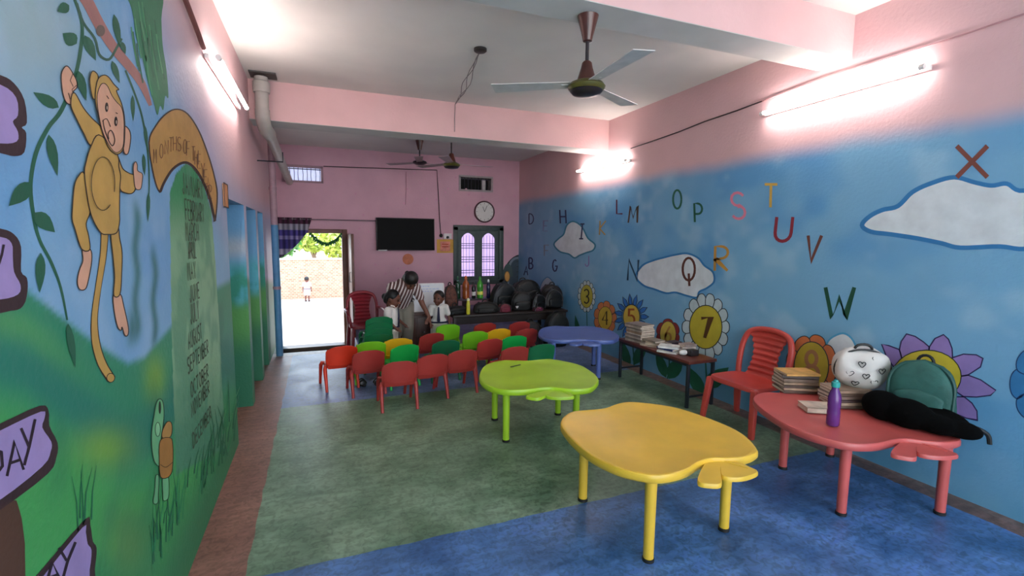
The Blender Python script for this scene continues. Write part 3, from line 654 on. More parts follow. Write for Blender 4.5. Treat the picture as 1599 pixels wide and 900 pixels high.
MON = [('JANUARY', 283, 285, 316, 24), ('FEBRUARY', 288, 327, 318, 24), ('MARCH', 289, 362, 310, 22), ('APRIL', 293, 392, 306, 20), ('MAY', 292, 425, 306, 22), ('JUNE', 295, 460, 312, 20), ('JULY', 296, 492, 311, 24),
       ('AUGUST', 293, 534, 316, 20), ('SEPTEMBER', 292, 573, 327, 19), ('OCTOBER', 297, 611, 327, 18), ('NOVEMBER', 298, 642, 329, 18), ('DECEMBER', 300, 690, 332, 18)]
for wd, x0, y0, x1, hh in MON:
    p = Paint('L', 3); a0 = onX(x0, y0, XL); a1 = onX(x1, y0, XL)[1]; hz = hh * .55 * (a0[1] + a1) / 2 / FPX * .95; n_ = len(wd); mt = M('paint_month', '#45553f', .6); p.mats = [mt]; p.mb.cur = 0
    for k, ch in enumerate(wd):
        ya = a0[1] + (a1 - a0[1]) * (k + .12) / n_; yb = a0[1] + (a1 - a0[1]) * (k + .8) / n_
        for st in FONT[ch]:
            P_ = [np.array([ya + (yb - ya) * u, a0[2] + hz * (1 - 2 * v)]) for u, v in st]; q = []
            for i, c in enumerate(P_):
                t = norm(P_[min(i + 1, len(P_) - 1)] - P_[max(i - 1, 0)]); q.append(np.array([-t[1], t[0]]) * .006)
            n2 = len(P_); off = XL + .0016
            p.mb.add([(off, *(c + d)) for c, d in zip(P_, q)] + [(off, *(c - d)) for c, d in zip(P_, q)], [(i, i + 1, n2 + i + 1, n2 + i) for i in range(n2 - 1)])
    p.done('painted_word', wall_left, 'painted month name ' + wd)
# sign boards on the painted post
PUR = '#a18cbd'; DB = '#382428'
def board(out, inn, strokes, lab, w=6):
    p = Paint('L', 3); p.poly(out, DB, 3).poly(inn, PUR, 3)
    for k_, st in enumerate(strokes): p.rib(st, w, '#2b1a28', lay=8 + .3 * k_)
    p.done('painted_sign', wall_left, lab)
p = Paint('L', 1); p.poly([(-14, 780), (26, 782), (34, 810), (39, 850), (40, 930), (-30, 930)], '#54382a').done('painted_post', wall_left, 'painted brown post of the weekday sign boards')
board([(-60, 100), (0, 117), (22, 130), (38, 156), (42, 192), (34, 199), (41, 208), (38, 238), (22, 244), (0, 239), (-60, 228)], [(-60, 118), (0, 132), (25, 152), (28, 180), (20, 190), (28, 206), (26, 221), (0, 224), (-60, 214)], [], 'uppermost painted purple sign board, cut off')
board([(-60, 350), (0, 357), (22, 366), (33, 386), (33, 424), (42, 434), (43, 455), (36, 478), (15, 486), (-60, 486)], [(-60, 368), (0, 370), (18, 380), (20, 400), (22, 425), (32, 445), (28, 460), (0, 468), (-60, 470)], [[(6, 382), (3, 398), (-4, 420)]], 'second painted purple sign board with one letter stroke', 4)
board([(-60, 690), (0, 662), (62, 634), (76, 642), (77, 665), (90, 692), (88, 715), (74, 741), (0, 797), (-60, 830)], [(-60, 704), (0, 673), (64, 643), (70, 652), (66, 668), (80, 690), (79, 706), (66, 729), (0, 781), (-60, 812)],
      [[(11, 744), (23, 690), (37, 734)], [(15, 724), (33, 718)], [(33, 669), (45, 697)], [(55, 655), (46, 697), (38, 727)], [(-14, 752), (-10, 700), (2, 706), (4, 728), (-14, 752)]], 'painted purple sign board reading DAY', 4.5)
board([(30, 925), (60, 896), (132, 812), (141, 820), (145, 846), (151, 856), (148, 890), (140, 950), (30, 990)], [(44, 930), (68, 900), (129, 824), (134, 832), (137, 850), (143, 860), (140, 890), (130, 940), (44, 975)],
      [[(92, 856), (104, 876)], [(118, 847), (106, 876), (98, 905)], [(70, 920), (82, 878), (94, 905)], [(74, 904), (90, 898)]], 'lowest painted purple sign board with letters A Y', 4.5)
# grass tufts and the small green figure
p = Paint('L', 2)
for k in range(70):
    x = rng.uniform(236, 366); base = 905 - (x - 236) * 1.6; y = min(base, 900) - rng.uniform(0, 60); hgt = rng.uniform(30, 75); b = rng.uniform(-10, 12)
    p.rib([(x, y), (x + b * .3, y - hgt * .5), (x + b, y - hgt)], [2.2, 1.4, .4], '#1f6a48' if k % 3 else '#2f8a58', lay=2 + k % 4)
for x, y, b in ((125, 810, 4), (132, 815, 12), (130, 820, -4), (143, 812, 8), (122, 830, -10)):
    p.rib([(x, y), (x + b * .2, y - 45), (x + b, y - 85)], [2.5, 1.6, .5], '#1f6a48', lay=3)
p.done('painted_grass', wall_left, 'painted dark green grass blades along the wall foot')['kind'] = 'stuff'
C_ = lambda a: [(220 + x / 4.09, 600 + y / 4.09) for x, y in a]
p = Paint('L', 3)
p.fo(C_([(95, 590), (115, 590), (112, 700), (110, 755), (90, 768), (78, 750), (88, 690)]), '#6fb57e', '#1c3a26', 1.1)
p.fo(C_([(140, 590), (175, 590), (180, 690), (172, 735), (145, 745), (140, 700)]), '#6fb57e', '#1c3a26', 1.1)
p.fo(C_([(70, 300), (85, 200), (100, 120), (122, 95), (142, 120), (148, 200), (140, 280), (130, 340), (125, 480), (115, 525), (85, 490), (70, 400)]), '#6fb57e', '#1c3a26', 1.2)
p.ell(*C_([(121, 150)])[0], 2, 10, '#24301c'); p.ell(*C_([(108, 290)])[0], 4, 11, '#8cc894', outline='#1c3a26', ow=1)
p.fo(C_([(150, 270), (172, 240), (195, 250), (200, 300), (185, 340), (140, 345), (135, 310)]), '#b58a4a', '#3a2814', 1.1)
p.fo(C_([(125, 360), (190, 345), (205, 400), (205, 500), (195, 570), (165, 600), (125, 590), (118, 480)]), '#a9773a', '#3a2814', 1.1)
p.rib(C_([(125, 515), (160, 532), (203, 500)]), 1, '#3a2814', smooth=4)
p.done('painted_figure', wall_left, 'small painted green figure holding a tan keg')

# ------------------------------------------------------------------ lamps
TUBE = M('lit_tube', '#ffffff', .3, emit='#fff3ee', es=24.0); BATT = M('lamp_batten', '#e8e4e0', .4)
def tube_light(p0, p1, side, lab, st=None):
    p0 = np.array(p0); p1 = np.array(p1); L = np.linalg.norm(p1 - p0); c = (p0 + p1) / 2
    e = empty('tube_light', tuple(c), lab, 'lamp', 'fluorescent tubes on the walls'); s_ = side   # s_: +1 wall lies towards +x
    d = (p1 - p0) / L; R = [d * t for t in (-L / 2, L / 2)]
    mb = MB(); mb.box((s_ * .062, 0, 0), (.025, L, .03), 0, math.asin(d[2]) * (1 if d[1] > 0 else -1)); mb.build('batten', BATT, e, bevel=.004)
    mb = MB(); mb.tube([R[0] * .95, R[1] * .95], .014, 12); mb.build('tube', st or TUBE, e, smooth=True)
    for q in R:
        mb = MB(); mb.tube([q * .945, q * .995], .017, 10); mb.build('end_cap', BATT, e, smooth=True)
    return e
tube_light(onX(1187, 178, XR - .08), onX(1445, 103, XR - .08), 1, 'long lit tube lamp on the right wall nearest the camera')
tube_light(onX(900, 268, XR - .08), onX(978, 250, XR - .08), 1, 'lit tube lamp on the right wall beyond the far beam')
tube_light((XL + .08, 3.55, 2.70), (XL + .08, 4.85, 2.70), -1, 'lit tube lamp on the left wall above the scroll')
tube_light((XR - .08, -1.6, 2.75), (XR - .08, -.3, 2.75), 1, 'unseen fill tube lamp added behind the camera on the right wall')  # tube added out of view as fill for the near room
tube_light((XL + .08, -1.6, 2.75), (XL + .08, -.3, 2.75), -1, 'unseen fill tube lamp added behind the camera on the left wall')  # second added fill tube, also out of view

# ------------------------------------------------------------------ plastic furniture
PL = lambda n, c: M('plastic_' + n, c, .38, .07, 6, .04, 80)
PC = {'red': PL('red', '#a83631'), 'orange': PL('orange_red', '#dc3a20'), 'lime': PL('lime', '#7ccb22'), 'green': PL('bright_green', '#14b04a'), 'dgreen': PL('dark_green', '#0f6b41'), 'yellow': PL('yellow', '#efb51a')}
def make_kid_chair():
    e = empty('kids_chair', (0, 0, 0), '', 'chair', 'small plastic kids chairs in rows')
    m = PC['red']; mb = MB()
    outl = lambda k: [(k * .145 * math.copysign(abs(math.cos(a)) ** .5, math.cos(a)), k * .14 * math.copysign(abs(math.sin(a)) ** .5, math.sin(a))) for a in np.linspace(0, 2 * math.pi, 28, endpoint=False)]
    mb.loft([[(x, y, z) for x, y in outl(k)] for k, z in ((.9, .225), (1, .232), (1, .255), (.95, .262), (.7, .255))]); mb.build('seat', m, e, smooth=True)
    mb = MB()
    def bk(u, v):
        a = 2 * u - 1; w = .135 + .018 * v; top = .475 - .045 * abs(a) ** 3.2; bot = .29 - .022 * (1 - a * a)
        return (a * w, -.155 - .035 * v - .022 * (1 - a * a), bot + (top - bot) * v)
    mb.sheet(bk, 14, 8, .014); mb.build('backrest', m, e, smooth=True)
    mb = MB(); mb.sheet(lambda u, v: ((2 * u - 1) * .135, -.14 - .02 * v - .018 * (1 - (2 * u - 1) ** 2), .235 + .05 * v * (1 - .25 * (1 - (2 * u - 1) ** 2))), 12, 3, .014); mb.build('back_lip', m, e, smooth=True)
    for s in (-1, 1):
        mb = MB(); mb.tube([(s * .142, -.12, .25), (s * .146, -.15, .29), (s * .15, -.165, .35), (s * .15, -.18, .42), (s * .14, -.19, .445)], [.014, .014, .012, .011, .008], 8); mb.build('back_post', m, e, smooth=True)
        for f in (-1, 1):
            mb = MB(); mb.tube([(s * .125, f * .085, .252), (s * .15, f * .095, .25), (s * .16, f * .11, .225), (s * .16, f * .135, .16), (s * .16, f * .165, .07), (s * .16, f * .185, .0)], [.016, .022, .021, .018, .015, .0145], 10); mb.build('leg', m, e, smooth=True)
    return e
kid_proto = make_kid_chair()
def recolor(e, m):
    for ch in [x for x in bpy.data.objects if x.parent == e]:
        ch.material_slots[0].link = 'OBJECT'; ch.material_slots[0].material = m
CH = [('orange', 534, 541, 10, 'bright orange-red kids chair, leftmost, nearest the doorway'), ('lime', 579, 534, 0, 'lime kids chair directly below the stack of dark green chairs'),
      ('red', 576, 548, 6, 'dull red kids chair just right of the orange-red chair'), ('green', 633, 539, 14, 'bright green kids chair in front of the left yellow chair'),
      ('yellow', 622, 529, 0, 'yellow kids chair in front of the adult in stripes'), ('red', 624, 565, 0, 'red kids chair nearest the camera, front of the group'),
      ('red', 676, 554, 10, 'red kids chair second in the front row, right of the nearest'), ('red', 723, 547, 6, 'red kids chair at the right end of the front row, left of the green table'),
      ('dgreen', 697, 532, 5, 'dark green kids chair behind the front red pair'), ('red', 675, 521, 14, 'red kids chair in front of the brown cabinet'),
      ('lime', 700, 507, 0, 'lime kids chair in front of the child with the dark tie facing the room'), ('lime', 743, 518, 0, 'lime kids chair in the middle, left of the right yellow chair'),
      ('yellow', 780, 514, 4, 'yellow kids chair in the right half of the group'), ('red', 758, 505, 4, 'red kids chair behind the right yellow chair, before the bag table'),
      ('red', 766, 530, 9, 'red kids chair left of the right bright green chair'), ('green', 804, 525, 3, 'bright green kids chair in the right half of the group'),
      ('red', 805, 542, 4, 'red kids chair behind the lime apple table'), ('dgreen', 847, 538, 3, 'dark green kids chair beside the blue table leg'),
      ('red', 812, 503, 6, 'red kids chair farthest right in the back row'), ('red', 823, 514, 8, 'red kids chair tucked at the left edge of the blue table')]
for i, (c, x, y, rz, lab) in enumerate(CH):
    g = ground(x, y, .47); o = kid_proto if i == 0 else copy_tree(kid_proto)
    a = math.radians(rz); o.location = (g[0] - math.sin(a) * .19, g[1] + math.cos(a) * .19, 0); o.rotation_euler = (0, 0, a); o['label'] = lab; recolor(o, PC[c])
g = onY(590, 528, 5.72)
for k in range(4):
    o = copy_tree(kid_proto); o.location = (g[0], 5.90 + .012 * k, .066 * k); o.rotation_euler = (0, 0, math.radians(2 + 2 * k)); recolor(o, PC['dgreen']); o['group'] = 'stacked dark green kids chairs'
    o['label'] = ('bottom', 'second from bottom', 'third from bottom', 'topmost')[k] + ' chair in the stack of dark green kids chairs'

def adult_chair(name, loc, rz, mat, lab, arms=False, wide=1):
    e = empty(name, loc, lab, 'chair', None, rz); e.scale = (wide, 1, 1)
    ol = lambda k, dz=0: [(k * .21 * math.copysign(abs(math.cos(a)) ** .45, math.cos(a)) * (1 + .06 * math.sin(a)), k * .2 * math.copysign(abs(math.sin(a)) ** .45, math.sin(a)), dz) for a in np.linspace(0, 2 * math.pi, 36, endpoint=False)]
    mb = MB(); mb.loft([ol(.97, .365), ol(1, .37), ol(1, .395), ol(.97, .405), ol(.9, .402), ol(.5, .39)]); mb.build('seat', mat, e, smooth=True)
    pth = catmull([(-.19, -.17, .38), (-.2, -.19, .5), (-.2, -.225, .66), (-.165, -.25, .77), (-.09, -.262, .81), (0, -.266, .82), (.09, -.262, .81), (.165, -.25, .77), (.2, -.225, .66), (.2, -.19, .5), (.19, -.17, .38)], 4, False)
    mb = MB(); mb.tube(pth, .023, 10); mb.build('back_frame', mat, e, smooth=True)
    mb = MB()
    def pn(u, v):
        a = 2 * u - 1; w = .135 - .035 * math.sin(math.pi * min(1, v * 1.05)) + .03 * v ** 6; z = .39 + .4 * v
        return (a * w, -.185 - .075 * v - .018 * (1 - a * a) + .009 * math.sin(v * 2 * math.pi * 8), z)
    mb.sheet(pn, 10, 64, .012); mb.build('back_panel', mat, e, smooth=True)
    for s in (-1, 1):
        for f in (-1, 1):
            mb = MB(); x0, y0, x1, y1 = s * .19, f * .17, s * .215, f * .215
            sec = lambda x, y, z, k: [(x + k * dx, y + k * dy, z) for dx, dy in ((-.022, -.022), (.022, -.022), (.022, .022), (-.022, .022))]
            mb.loft([sec(x0, y0, .385, 1), sec(x0 * .4 + x1 * .6, y0 * .4 + y1 * .6, .16, .95), sec(x1, y1, 0, .8)]); mb.build('leg', mat, e, bevel=.006)
        if arms:
            mb = MB(); mb.tube(catmull([(s * .2, -.2, .6), (s * .25, -.1, .6), (s * .255, .08, .59), (s * .24, .17, .54), (s * .215, .17, .39)], 4, False), .02, 8); mb.build('armrest', mat, e, smooth=True)
    return e
f0 = ground(1195, 697); f1 = ground(1125, 657)
adult_chair('plastic_chair', (3.40, 3.0, 0), math.radians(92), PL('chair_red', '#c1463d'), 'red plastic adult chair with ribbed back against the mural wall', wide=1.2)
g = onY(570, 500, 6.9); adult_chair('plastic_armchair', (g[0], 6.85, 0), math.radians(186), PL('maroon', '#8a2430'), 'maroon plastic armchair standing by the open door', True)

# apple-shaped tables
YEL = [(875, 660), (880, 650), (894, 642), (916, 640), (944, 637), (964, 630), (984, 627), (1020, 630), (1060, 637), (1100, 650), (1140, 666), (1164, 680), (1180, 696), (1183, 706), (1164, 714), (1140, 716), (1112, 716), (1092, 722), (1076, 732), (1056, 739), (1028, 743), (1000, 740), (964, 731), (924, 712), (896, 690), (880, 672)]
TZ = .47
out_w = np.array([ground(x, y, TZ)[:2] for x, y in YEL]); tc0 = np.array([1.765, 2.235]); AP = out_w - tc0
AP = np.array(catmull(AP, 4)); notch0 = ground(1108, 717, TZ)[:2] - tc0; ang0 = math.atan2(notch0[1], notch0[0])
LF1 = [ground(x, y, .445)[:2] - tc0 for x, y in ((1104, 722), (1092, 740), (1090, 754), (1108, 758), (1126, 757), (1126, 744), (1122, 722))]
LF2 = [ground(x, y, .445)[:2] - tc0 for x, y in ((1122, 720), (1124, 732), (1127, 744), (1144, 748), (1166, 746), (1184, 738), (1172, 731), (1150, 722))]
def apple_table(c, ang, mat, lab, scale=1, feet=None, sx=1):
    e = empty('apple_table', (c[0], c[1], 0), lab, 'table', 'apple-shaped plastic kids tables'); rot = ang - ang0; ca, sa = math.cos(rot), math.sin(rot)
    tr = lambda p, k=1: np.array([(p[0] * ca - p[1] * sa), (p[0] * sa + p[1] * ca)]) * k * scale
    ring = lambda k, z: [(*tr(p, k), z) for p in AP]
    mb = MB(); mb.loft([ring(.955, TZ - .05), ring(.985, TZ - .046), ring(1, TZ - .035), ring(1, TZ - .014), ring(.99, TZ - .003), ring(.975, TZ), ring(.94, TZ - .005), ring(.55, TZ - .006)])
    mb.build('tabletop', mat, e, smooth=True)
    for L in (LF1, LF2):
        q = catmull(L, 3); mb = MB(); mb.loft([[(*tr(p), TZ - .042) for p in q], [(*tr(p), TZ - .026) for p in q], [(*(tr(p) * .96 + tr(sum(L) / len(L)) * .04), TZ - .02) for p in q]]); lf_ = mb.build('leaf', mat, e, smooth=True)
    p2 = tr(LF2[0]); p3 = tr(LF2[5])
    mb = MB(); mb.tube([(*(p2 * .85 + p3 * .15), TZ - .018), (*(p2 * .25 + p3 * .75), TZ - .019)], .004, 6); mb.build('leaf_vein', mat, lf_, smooth=True)
    if feet is None: feet = [tr(np.array(q)) for q in ((-.295, -.425), (.255, -.365), (-.315, .175), (.27, .25))]
    else: feet = [np.array(q) - np.array(c) for q in feet]
    for q in feet:
        mb = MB(); mb.tube([(q[0], q[1], .012), (q[0], q[1], .2), (q[0], q[1], TZ - .04)], [.026, .027, .03], 16); lg = mb.build('leg', mat, e, smooth=True)
        mb = MB(); mb.lathe([(.024, 0), (.03, .002), (.03, .018), (.026, .02)], (q[0], q[1], 0), 16); mb.build('foot_cap', M('black_rubber', '#191715', .6), lg, smooth=True)
    return e
TBY = PL('table_yellow', '#e0b338'); TBG = PL('table_lime', '#a5cc2a'); TBR = PL('table_red', '#c45852'); TBB = PL('table_blue', '#5468a8')
apple_table(tc0, ang0, TBY, 'yellow apple-shaped kids table nearest the camera', 1, [ground(1012, 876)[:2], ground(1130, 828)[:2], ground(910, 782)[:2], (2.08, 2.5)])
apple_table((1.655, 3.60), math.radians(-97), TBG, 'lime green apple-shaped kids table in mid room', .97, [ground(790, 690)[:2], (1.40, 3.86), ground(871, 648)[:2], ground(899, 672)[:2]])
red_t = (3.15, 2.03)
apple_table(red_t, math.radians(-97), TBR, 'red apple-shaped kids table heaped with books and bags', 1.0, [ground(1313, 804)[:2], ground(1467, 803)[:2], ground(1222, 732)[:2], (3.5, 2.3)])
apple_table((2.86, 5.03), math.radians(-103), TBB, 'blue apple-shaped kids table beside the far end of the bench', .95)
# wear marks on the tables: pen stroke on the lime one, specks on the yellow one
q = ground(805, 572, TZ); mb = MB(); mb.box((q[0], q[1], TZ + .003), (.12, .012, .006), .35); tag(mb.build('pencil', M('dark_pencil', '#2b3a1c', .5), bevel=.002), 'dark pencil lying on the lime table', 'pencil')

# ------------------------------------------------------------------ bench with books
WOOD = M('dark_bench_wood', '#5a2a22', .4, .3, 7, .08, 40); STEELB = M('black_steel', '#1b2028', .45)
b0, b1 = 3.50, 4.60; bx0, bx1 = 3.22, 3.52
e = empty('bench', ((bx0 + bx1) / 2, (b0 + b1) / 2, 0), 'long dark wood bench on black metal legs against the mural', 'bench')
hw, hl = (bx1 - bx0) / 2, (b1 - b0) / 2 + .03
BZ = .46
mb = MB(); mb.b2(-hw - .02, hw + .02, -hl, hl, BZ - .03, BZ); mb.build('bench_top', WOOD, e, bevel=.004)
for sy in (-1, 1):
    for sx_ in (-1, 1):
        mb = MB(); mb.b2(sx_ * hw - .014, sx_ * hw + .014, sy * (hl - .03) - .014, sy * (hl - .03) + .014, 0, BZ - .03); mb.build('leg', STEELB, e, bevel=.002)
    mb = MB(); mb.b2(-hw, hw, sy * (hl - .03) - .008, sy * (hl - .03) + .008, .1, .118); mb.build('crossbar', STEELB, e)
for sx_ in (-1, 1):
    mb = MB(); mb.b2(sx_ * hw - .01, sx_ * hw + .01, -hl + .03, hl - .03, BZ - .055, BZ - .03); mb.build('apron', STEELB, e)
PAGE = M('book_pages', '#d2bfae', .8, .12, 60)
COVS = ['#d8b48a', '#b89d80', '#c9a58c', '#8d7f78', '#d6cfc6', '#a8543a', '#4a5f7d', '#d9a040', '#6f7a5c', '#5a4540', '#c7b7a2', '#33415c']
def book(loc, rz, sx_, sy_, t, cov, lab, grp, tilt=0):
    e = empty('book', loc, lab, 'book', grp, rz); e.rotation_euler = (tilt, 0, rz)
    mb = MB(); mb.b2(-sx_ / 2 + .004, sx_ / 2 - .003, -sy_ / 2 + .003, sy_ / 2 - .003, t * .12, t * .88); mb.build('pages', PAGE, e)
    mb = MB(); mb.b2(-sx_ / 2, sx_ / 2, -sy_ / 2, sy_ / 2, 0, t * .12); mb.b2(-sx_ / 2, sx_ / 2, -sy_ / 2, sy_ / 2, t * .88, t); mb.b2(-sx_ / 2, -sx_ / 2 + .004, -sy_ / 2, sy_ / 2, 0, t)
    c = mb.build('cover', M('cover_' + cov.strip('#'), cov, .45, .25, 14), e); return e
ORD = ['bottom', 'second', 'third', 'fourth', 'fifth', 'sixth', 'seventh', 'eighth', 'ninth', 'tenth', 'eleventh', 'twelfth']
def stack(c, rz, n, sx_, sy_, t, cols, where, grp, z0):
    z = z0
    for k in range(n):
        tt = t * rng.uniform(.75, 1.25); a = rz + rng.uniform(-.1, .1)
        book((c[0] + rng.uniform(-.012, .012), c[1] + rng.uniform(-.012, .012), z), a, sx_ * rng.uniform(.93, 1.02), sy_ * rng.uniform(.93, 1.02), tt, cols[k % len(cols)],
             ('topmost' if k == n - 1 else ORD[k] + (' from the bottom' if k else 'most')) + ' book of the ' + where, grp); z += tt + .0008
    return z
s1 = ground(1243, 612, TZ); s2 = ground(1318, 637, TZ)
PAL = ['#6f5d50', '#b79c80', '#5f5048', '#9d846c', '#7d6858', '#54463f', '#c4ab90']
zt = stack(s1[:2] + np.array([.03, .03]), math.radians(62), 7, .19, .255, .0205, PAL[:6] + ['#d9a55a'], 'stack on the left end of the red table', 'books stacked at the left of the red table', TZ)
s2c = s2[:2] + np.array([.07, .05])
zb = stack(s2c, math.radians(68), 6, .19, .25, .0205, ['#7a6556', '#b7a088', '#5a4a48', '#8a7468', '#6a5548', '#a08670'], 'stack beneath the white backpack', 'books stacked beneath the white backpack', TZ)
bq = ground(1291, 645, TZ); book((bq[0], bq[1] + .06, TZ), math.radians(60), .15, .2, .035, '#c9b5a0', 'worn pale book poking out left of the purple bottle', 'books stacked beneath the white backpack')
cB = ground(990, 531, BZ)
stack((3.33, 4.40), math.radians(6), 10, .2, .26, .0185, ['#a89888', '#7d6f64', '#b09e90', '#8a7a6e', '#c6b8a8', '#96775f'], 'tall stack at the far end of the bench', 'books stacked on the bench', BZ)
for i, (x, y, z, rz, c, lab) in enumerate(((3.31, 4.16, 0, 20, '#c4b4a0', 'pale open-looking book before the tall bench stack'), (3.33, 4.13, .022, 48, '#b7a58f', 'tan book lying on a pale book beside the tall bench stack'), (3.34, 4.17, .044, 5, '#8f8272', 'small grey-brown book atop the pair by the tall bench stack'),
        (3.29, 3.86, 0, 30, '#d8d4cc', 'white book lying flat mid bench'), (3.31, 3.88, .022, 10, '#2f3a6a', 'dark blue book on the white book mid bench'), (3.30, 3.87, .044, 40, '#e2dfd8', 'white notebook topping the mid bench books'),
        (3.42, 4.02, 0, 85, '#403438', 'dark brown book at the wall side of the bench'), (3.43, 4.0, .022, 70, '#8d6a5a', 'brown book on the dark book at the wall side'), (3.44, 4.01, .044, 95, '#3a2f38', 'black book topping the wall-side pair'),
        (3.43, 3.80, 0, 80, '#b9a79a', 'grey-pink book near the flower numbered 7'), (3.44, 3.81, .022, 100, '#a08f86', 'grey book on the grey-pink book near flower 7'), (3.43, 3.80, .044, 75, '#c7b5a8', 'pale book third in the pile near flower 7'), (3.44, 3.80, .066, 88, '#9d8a84', 'topmost book of the pile near flower 7'))):
    kz = .72 if i > 5 else 1; book((x + (.03 if i > 5 else 0), y, BZ + z), math.radians(rz), .15 * kz, .2 * kz, .0215, c, lab, 'loose books along the bench')
mb = MB(); mb.ell((3.33, 3.70, BZ + .028), (.05, .03, .028)); tag(mb.build('crumpled_paper', M('white_paper', '#d8d5d0', .7, .1, 30, .6, 40), smooth=True), 'crumpled white paper at the near end of the bench', 'paper')
mb = MB(); mb.b2(3.36, 3.46, 3.62, 3.7, BZ, BZ + .06); tag(mb.build('pencil_box', M('box_black', '#2a2628', .4), bevel=.01), 'small black box at the near end of the bench', 'box')

# ------------------------------------------------------------------ bags
def bag_body(w, d, h, n=28, sag=0, e1=.55, dome=.45, amp=.01, seed=0):
    r = np.random.default_rng(seed); ph = r.uniform(0, 6, 6); rings = []
    for k in range(17):
        t = k / 16; z = h * t
        if t < .06: s = .9 + .1 * math.sin(t / .06 * math.pi / 2)
        elif t < 1 - dome: s = 1
        else: q = (t - 1 + dome) / dome; s = max(.06, math.sqrt(max(0, 1 - q ** 2.2)))
        g = []
        for i in range(n):
            a = 2 * math.pi * i / n; f = 1 + amp / .2 * (math.sin(3 * a + ph[0] + 5 * t) * .5 + math.sin(5 * a + ph[1] - 8 * t) * .3 + math.sin(9 * t + ph[2] + 2 * a) * .4)
            g.append((w / 2 * s * f * math.copysign(abs(math.cos(a)) ** e1, math.cos(a)), d / 2 * (.35 + .65 * s) * f * math.copysign(abs(math.sin(a)) ** e1, math.sin(a)), z))
        rings.append(g)
    return rings
def backpack(loc, rz, w, d, h, mat, trim, lab, tilt=(0, 0), seed=0, grp=None, pocket=None, piping=True, name='backpack', dome=.45):
    e = empty(name, loc, lab, 'bag', grp); e.rotation_euler = (tilt[0], tilt[1], rz)
    mb = MB(); mb.loft(bag_body(w, d, h, seed=seed, dome=dome)); b = mb.build('bag_body', mat, e, smooth=True)
    mb = MB(); pk = bag_body(w * .74, d * .34, h * .46, seed=seed + 1, dome=.3); mb.loft([[(x, y - d * .47, z + h * .07) for x, y, z in g] for g in pk]); mb.build('front_pocket', pocket or mat, e, smooth=True)
    mb = MB(); mb.tube([(w * .12 * math.cos(a), d * .12, h * .965 + .045 * math.sin(a)) for a in np.linspace(0, math.pi, 9)], .009, 8); mb.build('handle', STR, e, smooth=True)
    if piping:
        pts = []
        for t in np.linspace(.08, 1, 16):
            q = max(0, (t - 1 + dome) / dome); sc = math.sqrt(max(0, 1 - q ** 2.2)); pts.append((w / 2 * sc * .97 + .002, -d * .33 * (.35 + .65 * sc), h * t * .995))
        mb = MB(); mb.tube(pts + [(-x, y, z) for x, y, z in pts[-2::-1]], .011, 8); mb.build('zip', trim, e, smooth=True)
    for s in (-1, 1):
        mb = MB(); mb.tube(catmull([(s * w * .22, d * .45, h * .88), (s * w * .26, d * .62, h * .7), (s * w * .3, d * .66, h * .4), (s * w * .34, d * .48, h * .1)], 4, False), .016, 8); mb.build('strap', STR, e, smooth=True)
    return e
BLKF = M('black_fabric', '#060607', .55, .5, 10, .35, 60); BLK2 = M('charcoal_fabric', '#0a0b0d', .55, .4, 10, .4, 50); STR = M('black_webbing', '#0c0c0d', .6)
# green backpack against the wall on the red table
TEAL = M('teal_canvas', '#275850', .7, .25, 8, .5, 25)
gb = ground(1447, 645, TZ); backpack((3.52, 1.775, TZ), math.radians(-74), .33, .15, .385, TEAL, M('teal_piping', '#1c4a44', .5), 'teal green backpack leaning on the painted purple flower', (-.05, 0), 3)
# white backpack with heart doodles on the book stack
WB = M('white_canvas', '#cfcac4', .7, .1, 7, .4, 18)
ctr = np.array([s2c[0] + .10, s2c[1] - .02, zb])
e = empty('backpack', tuple(ctr), 'white backpack printed with black hearts resting on the book stack', 'bag'); e.rotation_euler = (.18, 0, math.radians(-40))
def wbp(u, v, k=1.0):    # front shell: u,v in -1..1
    x = .165 * u * math.sqrt(max(0, 1 - .35 * v * v)); z = .14 + .14 * v * math.sqrt(max(0, 1 - .3 * u * u)); y = -.10 * k * math.sqrt(max(0, 1 - .8 * max(u * u, 0) * .6 - .5 * v * v)) ; return (x, y, z)
mb = MB(); rings = []
for k in np.linspace(-1, 1, 15):
    s = math.sqrt(max(.03, 1 - abs(k) ** 3)); rings.append([(.165 * s * math.copysign(abs(math.cos(a)) ** .8, math.cos(a)), .105 * k - .012 * math.sin(3 * a + 2 * k), .14 + .14 * s * math.copysign(abs(math.sin(a)) ** .8, math.sin(a)) + .006 * math.sin(4 * a + 5 * k)) for a in np.linspace(0, 2 * math.pi, 32, endpoint=False)])
mb.loft(rings); mb.build('bag_body', WB, e, smooth=True)
BL = M('black_print', '#14110f', .5)
mb = MB(); mb.tube([(.163 * math.cos(a), -.03, .14 + .143 * math.sin(a)) for a in np.linspace(-.2, 3.5, 30)], .007, 8); mb.build('zip', BL, e, smooth=True)
mb = MB(); mb.tube([(.05 * math.cos(a), .0, .275 + .035 * math.sin(a)) for a in np.linspace(0, math.pi, 9)], .009, 8); mb.build('handle', BL, e, smooth=True)
for s in (-1, 1):
    mb = MB(); mb.tube(catmull([(s * .07, .09, .23), (s * .09, .135, .17), (s * .1, .13, .08), (s * .1, .095, .02)], 4, False), .014, 8); mb.build('strap', WB, e, smooth=True)
heart = [(0, -.35), (.3, -.05), (.45, .22), (.3, .42), (.08, .35), (0, .18), (-.08, .35), (-.3, .42), (-.45, .22), (-.3, -.05)]
